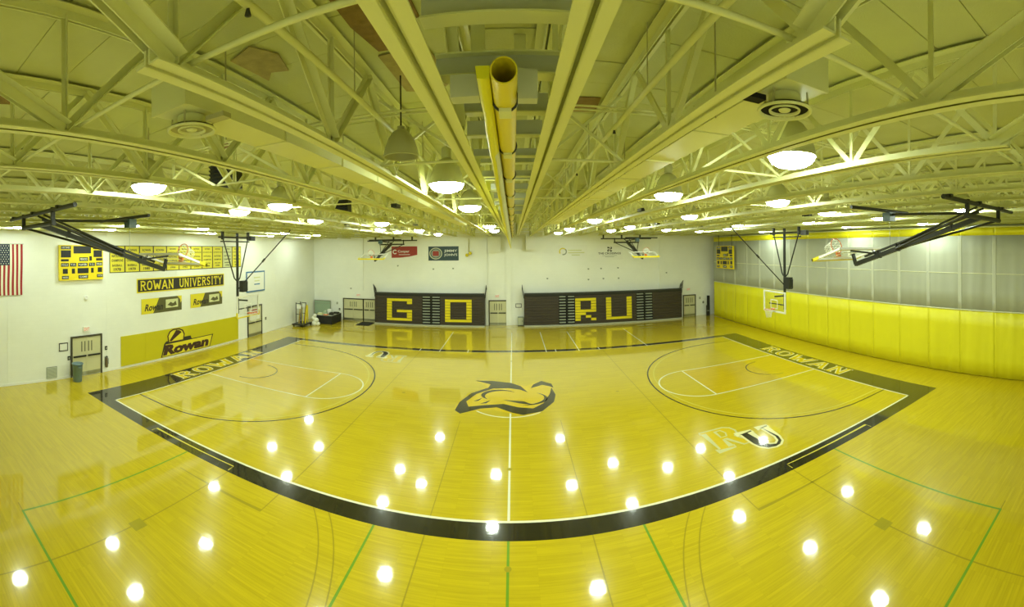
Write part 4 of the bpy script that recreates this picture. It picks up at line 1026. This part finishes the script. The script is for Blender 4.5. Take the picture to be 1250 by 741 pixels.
for i, yc in enumerate((21.78, 22.8)):
    t = thing('folding_table', ['black draped folding table in the corner nearest the equipment cart', 'black draped folding table in the corner pushed up to the far wall'][i], 'table', (-15.6, yc, 0))
    MB().box(-.72, .72, -.46, .46, .72, .76).build('table_top', palestep, t)
    mb = MB(); K = 60
    per = []
    for k in range(K):
        u = 4*k/K; sd = int(u); f_ = u-sd; P = [(-.74,-.48),(.74,-.48),(.74,.48),(-.74,.48)]
        a, b = P[sd], P[(sd+1) % 4]; per.append((a[0]+(b[0]-a[0])*f_, a[1]+(b[1]-a[1])*f_))
    vs = [(x*(1+.015*math.sin(k*2.1)*(1-z)), y*(1+.02*math.sin(k*2.1)*(1-z)), z*.72+.02) for z in (0, 1) for k, (x, y) in enumerate(per)]
    mb.add(vs, [(k, (k+1) % K, K+(k+1) % K, K+k) for k in range(K)], True); mb.build('table_skirt', rubber, t)
    for x in (-.65, .65):
        for y in (-.4, .4): MB().tube([(x, y, 0), (x, y, .72)], .015, 6).build('table_leg', chrome, t)
for k, (x, y, w_, d_, h_, m, lab, nm) in enumerate(((-16.1, 21.6, .42, .3, .16, bannerp, 'pale cloth bundle on the end of the black table', 'cloth_bundle'), (-15.74, 21.9, .26, .26, .3, greenboard, 'green and white box on the black table', 'box'),
        (-15.52, 21.55, .36, .28, .08, orange, 'orange folded pinnies on the black table', 'folded_cloth'), (-15.12, 21.8, .34, .3, .22, blackm, 'black equipment case on the corner of the table', 'case'), (-15.1, 22.7, .5, .4, .12, rubber, 'flat black bag on the table by the far wall', 'bag'),
        (-15.7, 22.7, .4, .35, .34, whitep, 'white carton on the table by the far wall', 'carton'))):
    t = thing(nm, lab, nm.split('_')[-1], (x, y, .762))
    bm_ = MB(); 
    prof = [(1, 0), (1.02, .3), (.98, .75), (.9, 1)]
    vs = [(sx*w_/2*s_, sy*d_/2*s_, z_*h_) for s_, z_ in prof for sx, sy in ((-1,-1),(1,-1),(1,1),(-1,1))]
    fs = [(4*i+j, 4*i+(j+1) % 4, 4*i+4+(j+1) % 4, 4*i+4+j) for i in range(3) for j in range(4)] + [(3,2,1,0),(12,13,14,15)]
    bm_.add(vs, fs).build('body', m, t)
    MB().box(-w_*.3, w_*.3, -.02, .02, h_, h_+.03).build('handle' if m in (blackm, rubber) else 'flap', blackm if m in (blackm, rubber) else whitep, t)
t = thing('glass_board', 'green tinted glass board standing behind the draped tables', 'board', (-17.05, 23.82, 0))
MB().box(-.8, .8, -.012, .012, .45, 1.65).build('board_glass', greenboard, t)
MB().box(-.85, -.8, -.025, .025, 0, 1.72).box(.8, .85, -.025, .025, 0, 1.72).box(-.8, .8, -.025, .025, 1.65, 1.72).box(-.8, .8, -.02, .02, 1.42, 1.45).build('board_frame', chrome, t)
for x in (-.82, .82): MB().box(x-.03, x+.03, -.16, .14, 0, .03).build('board_foot', chrome, t)
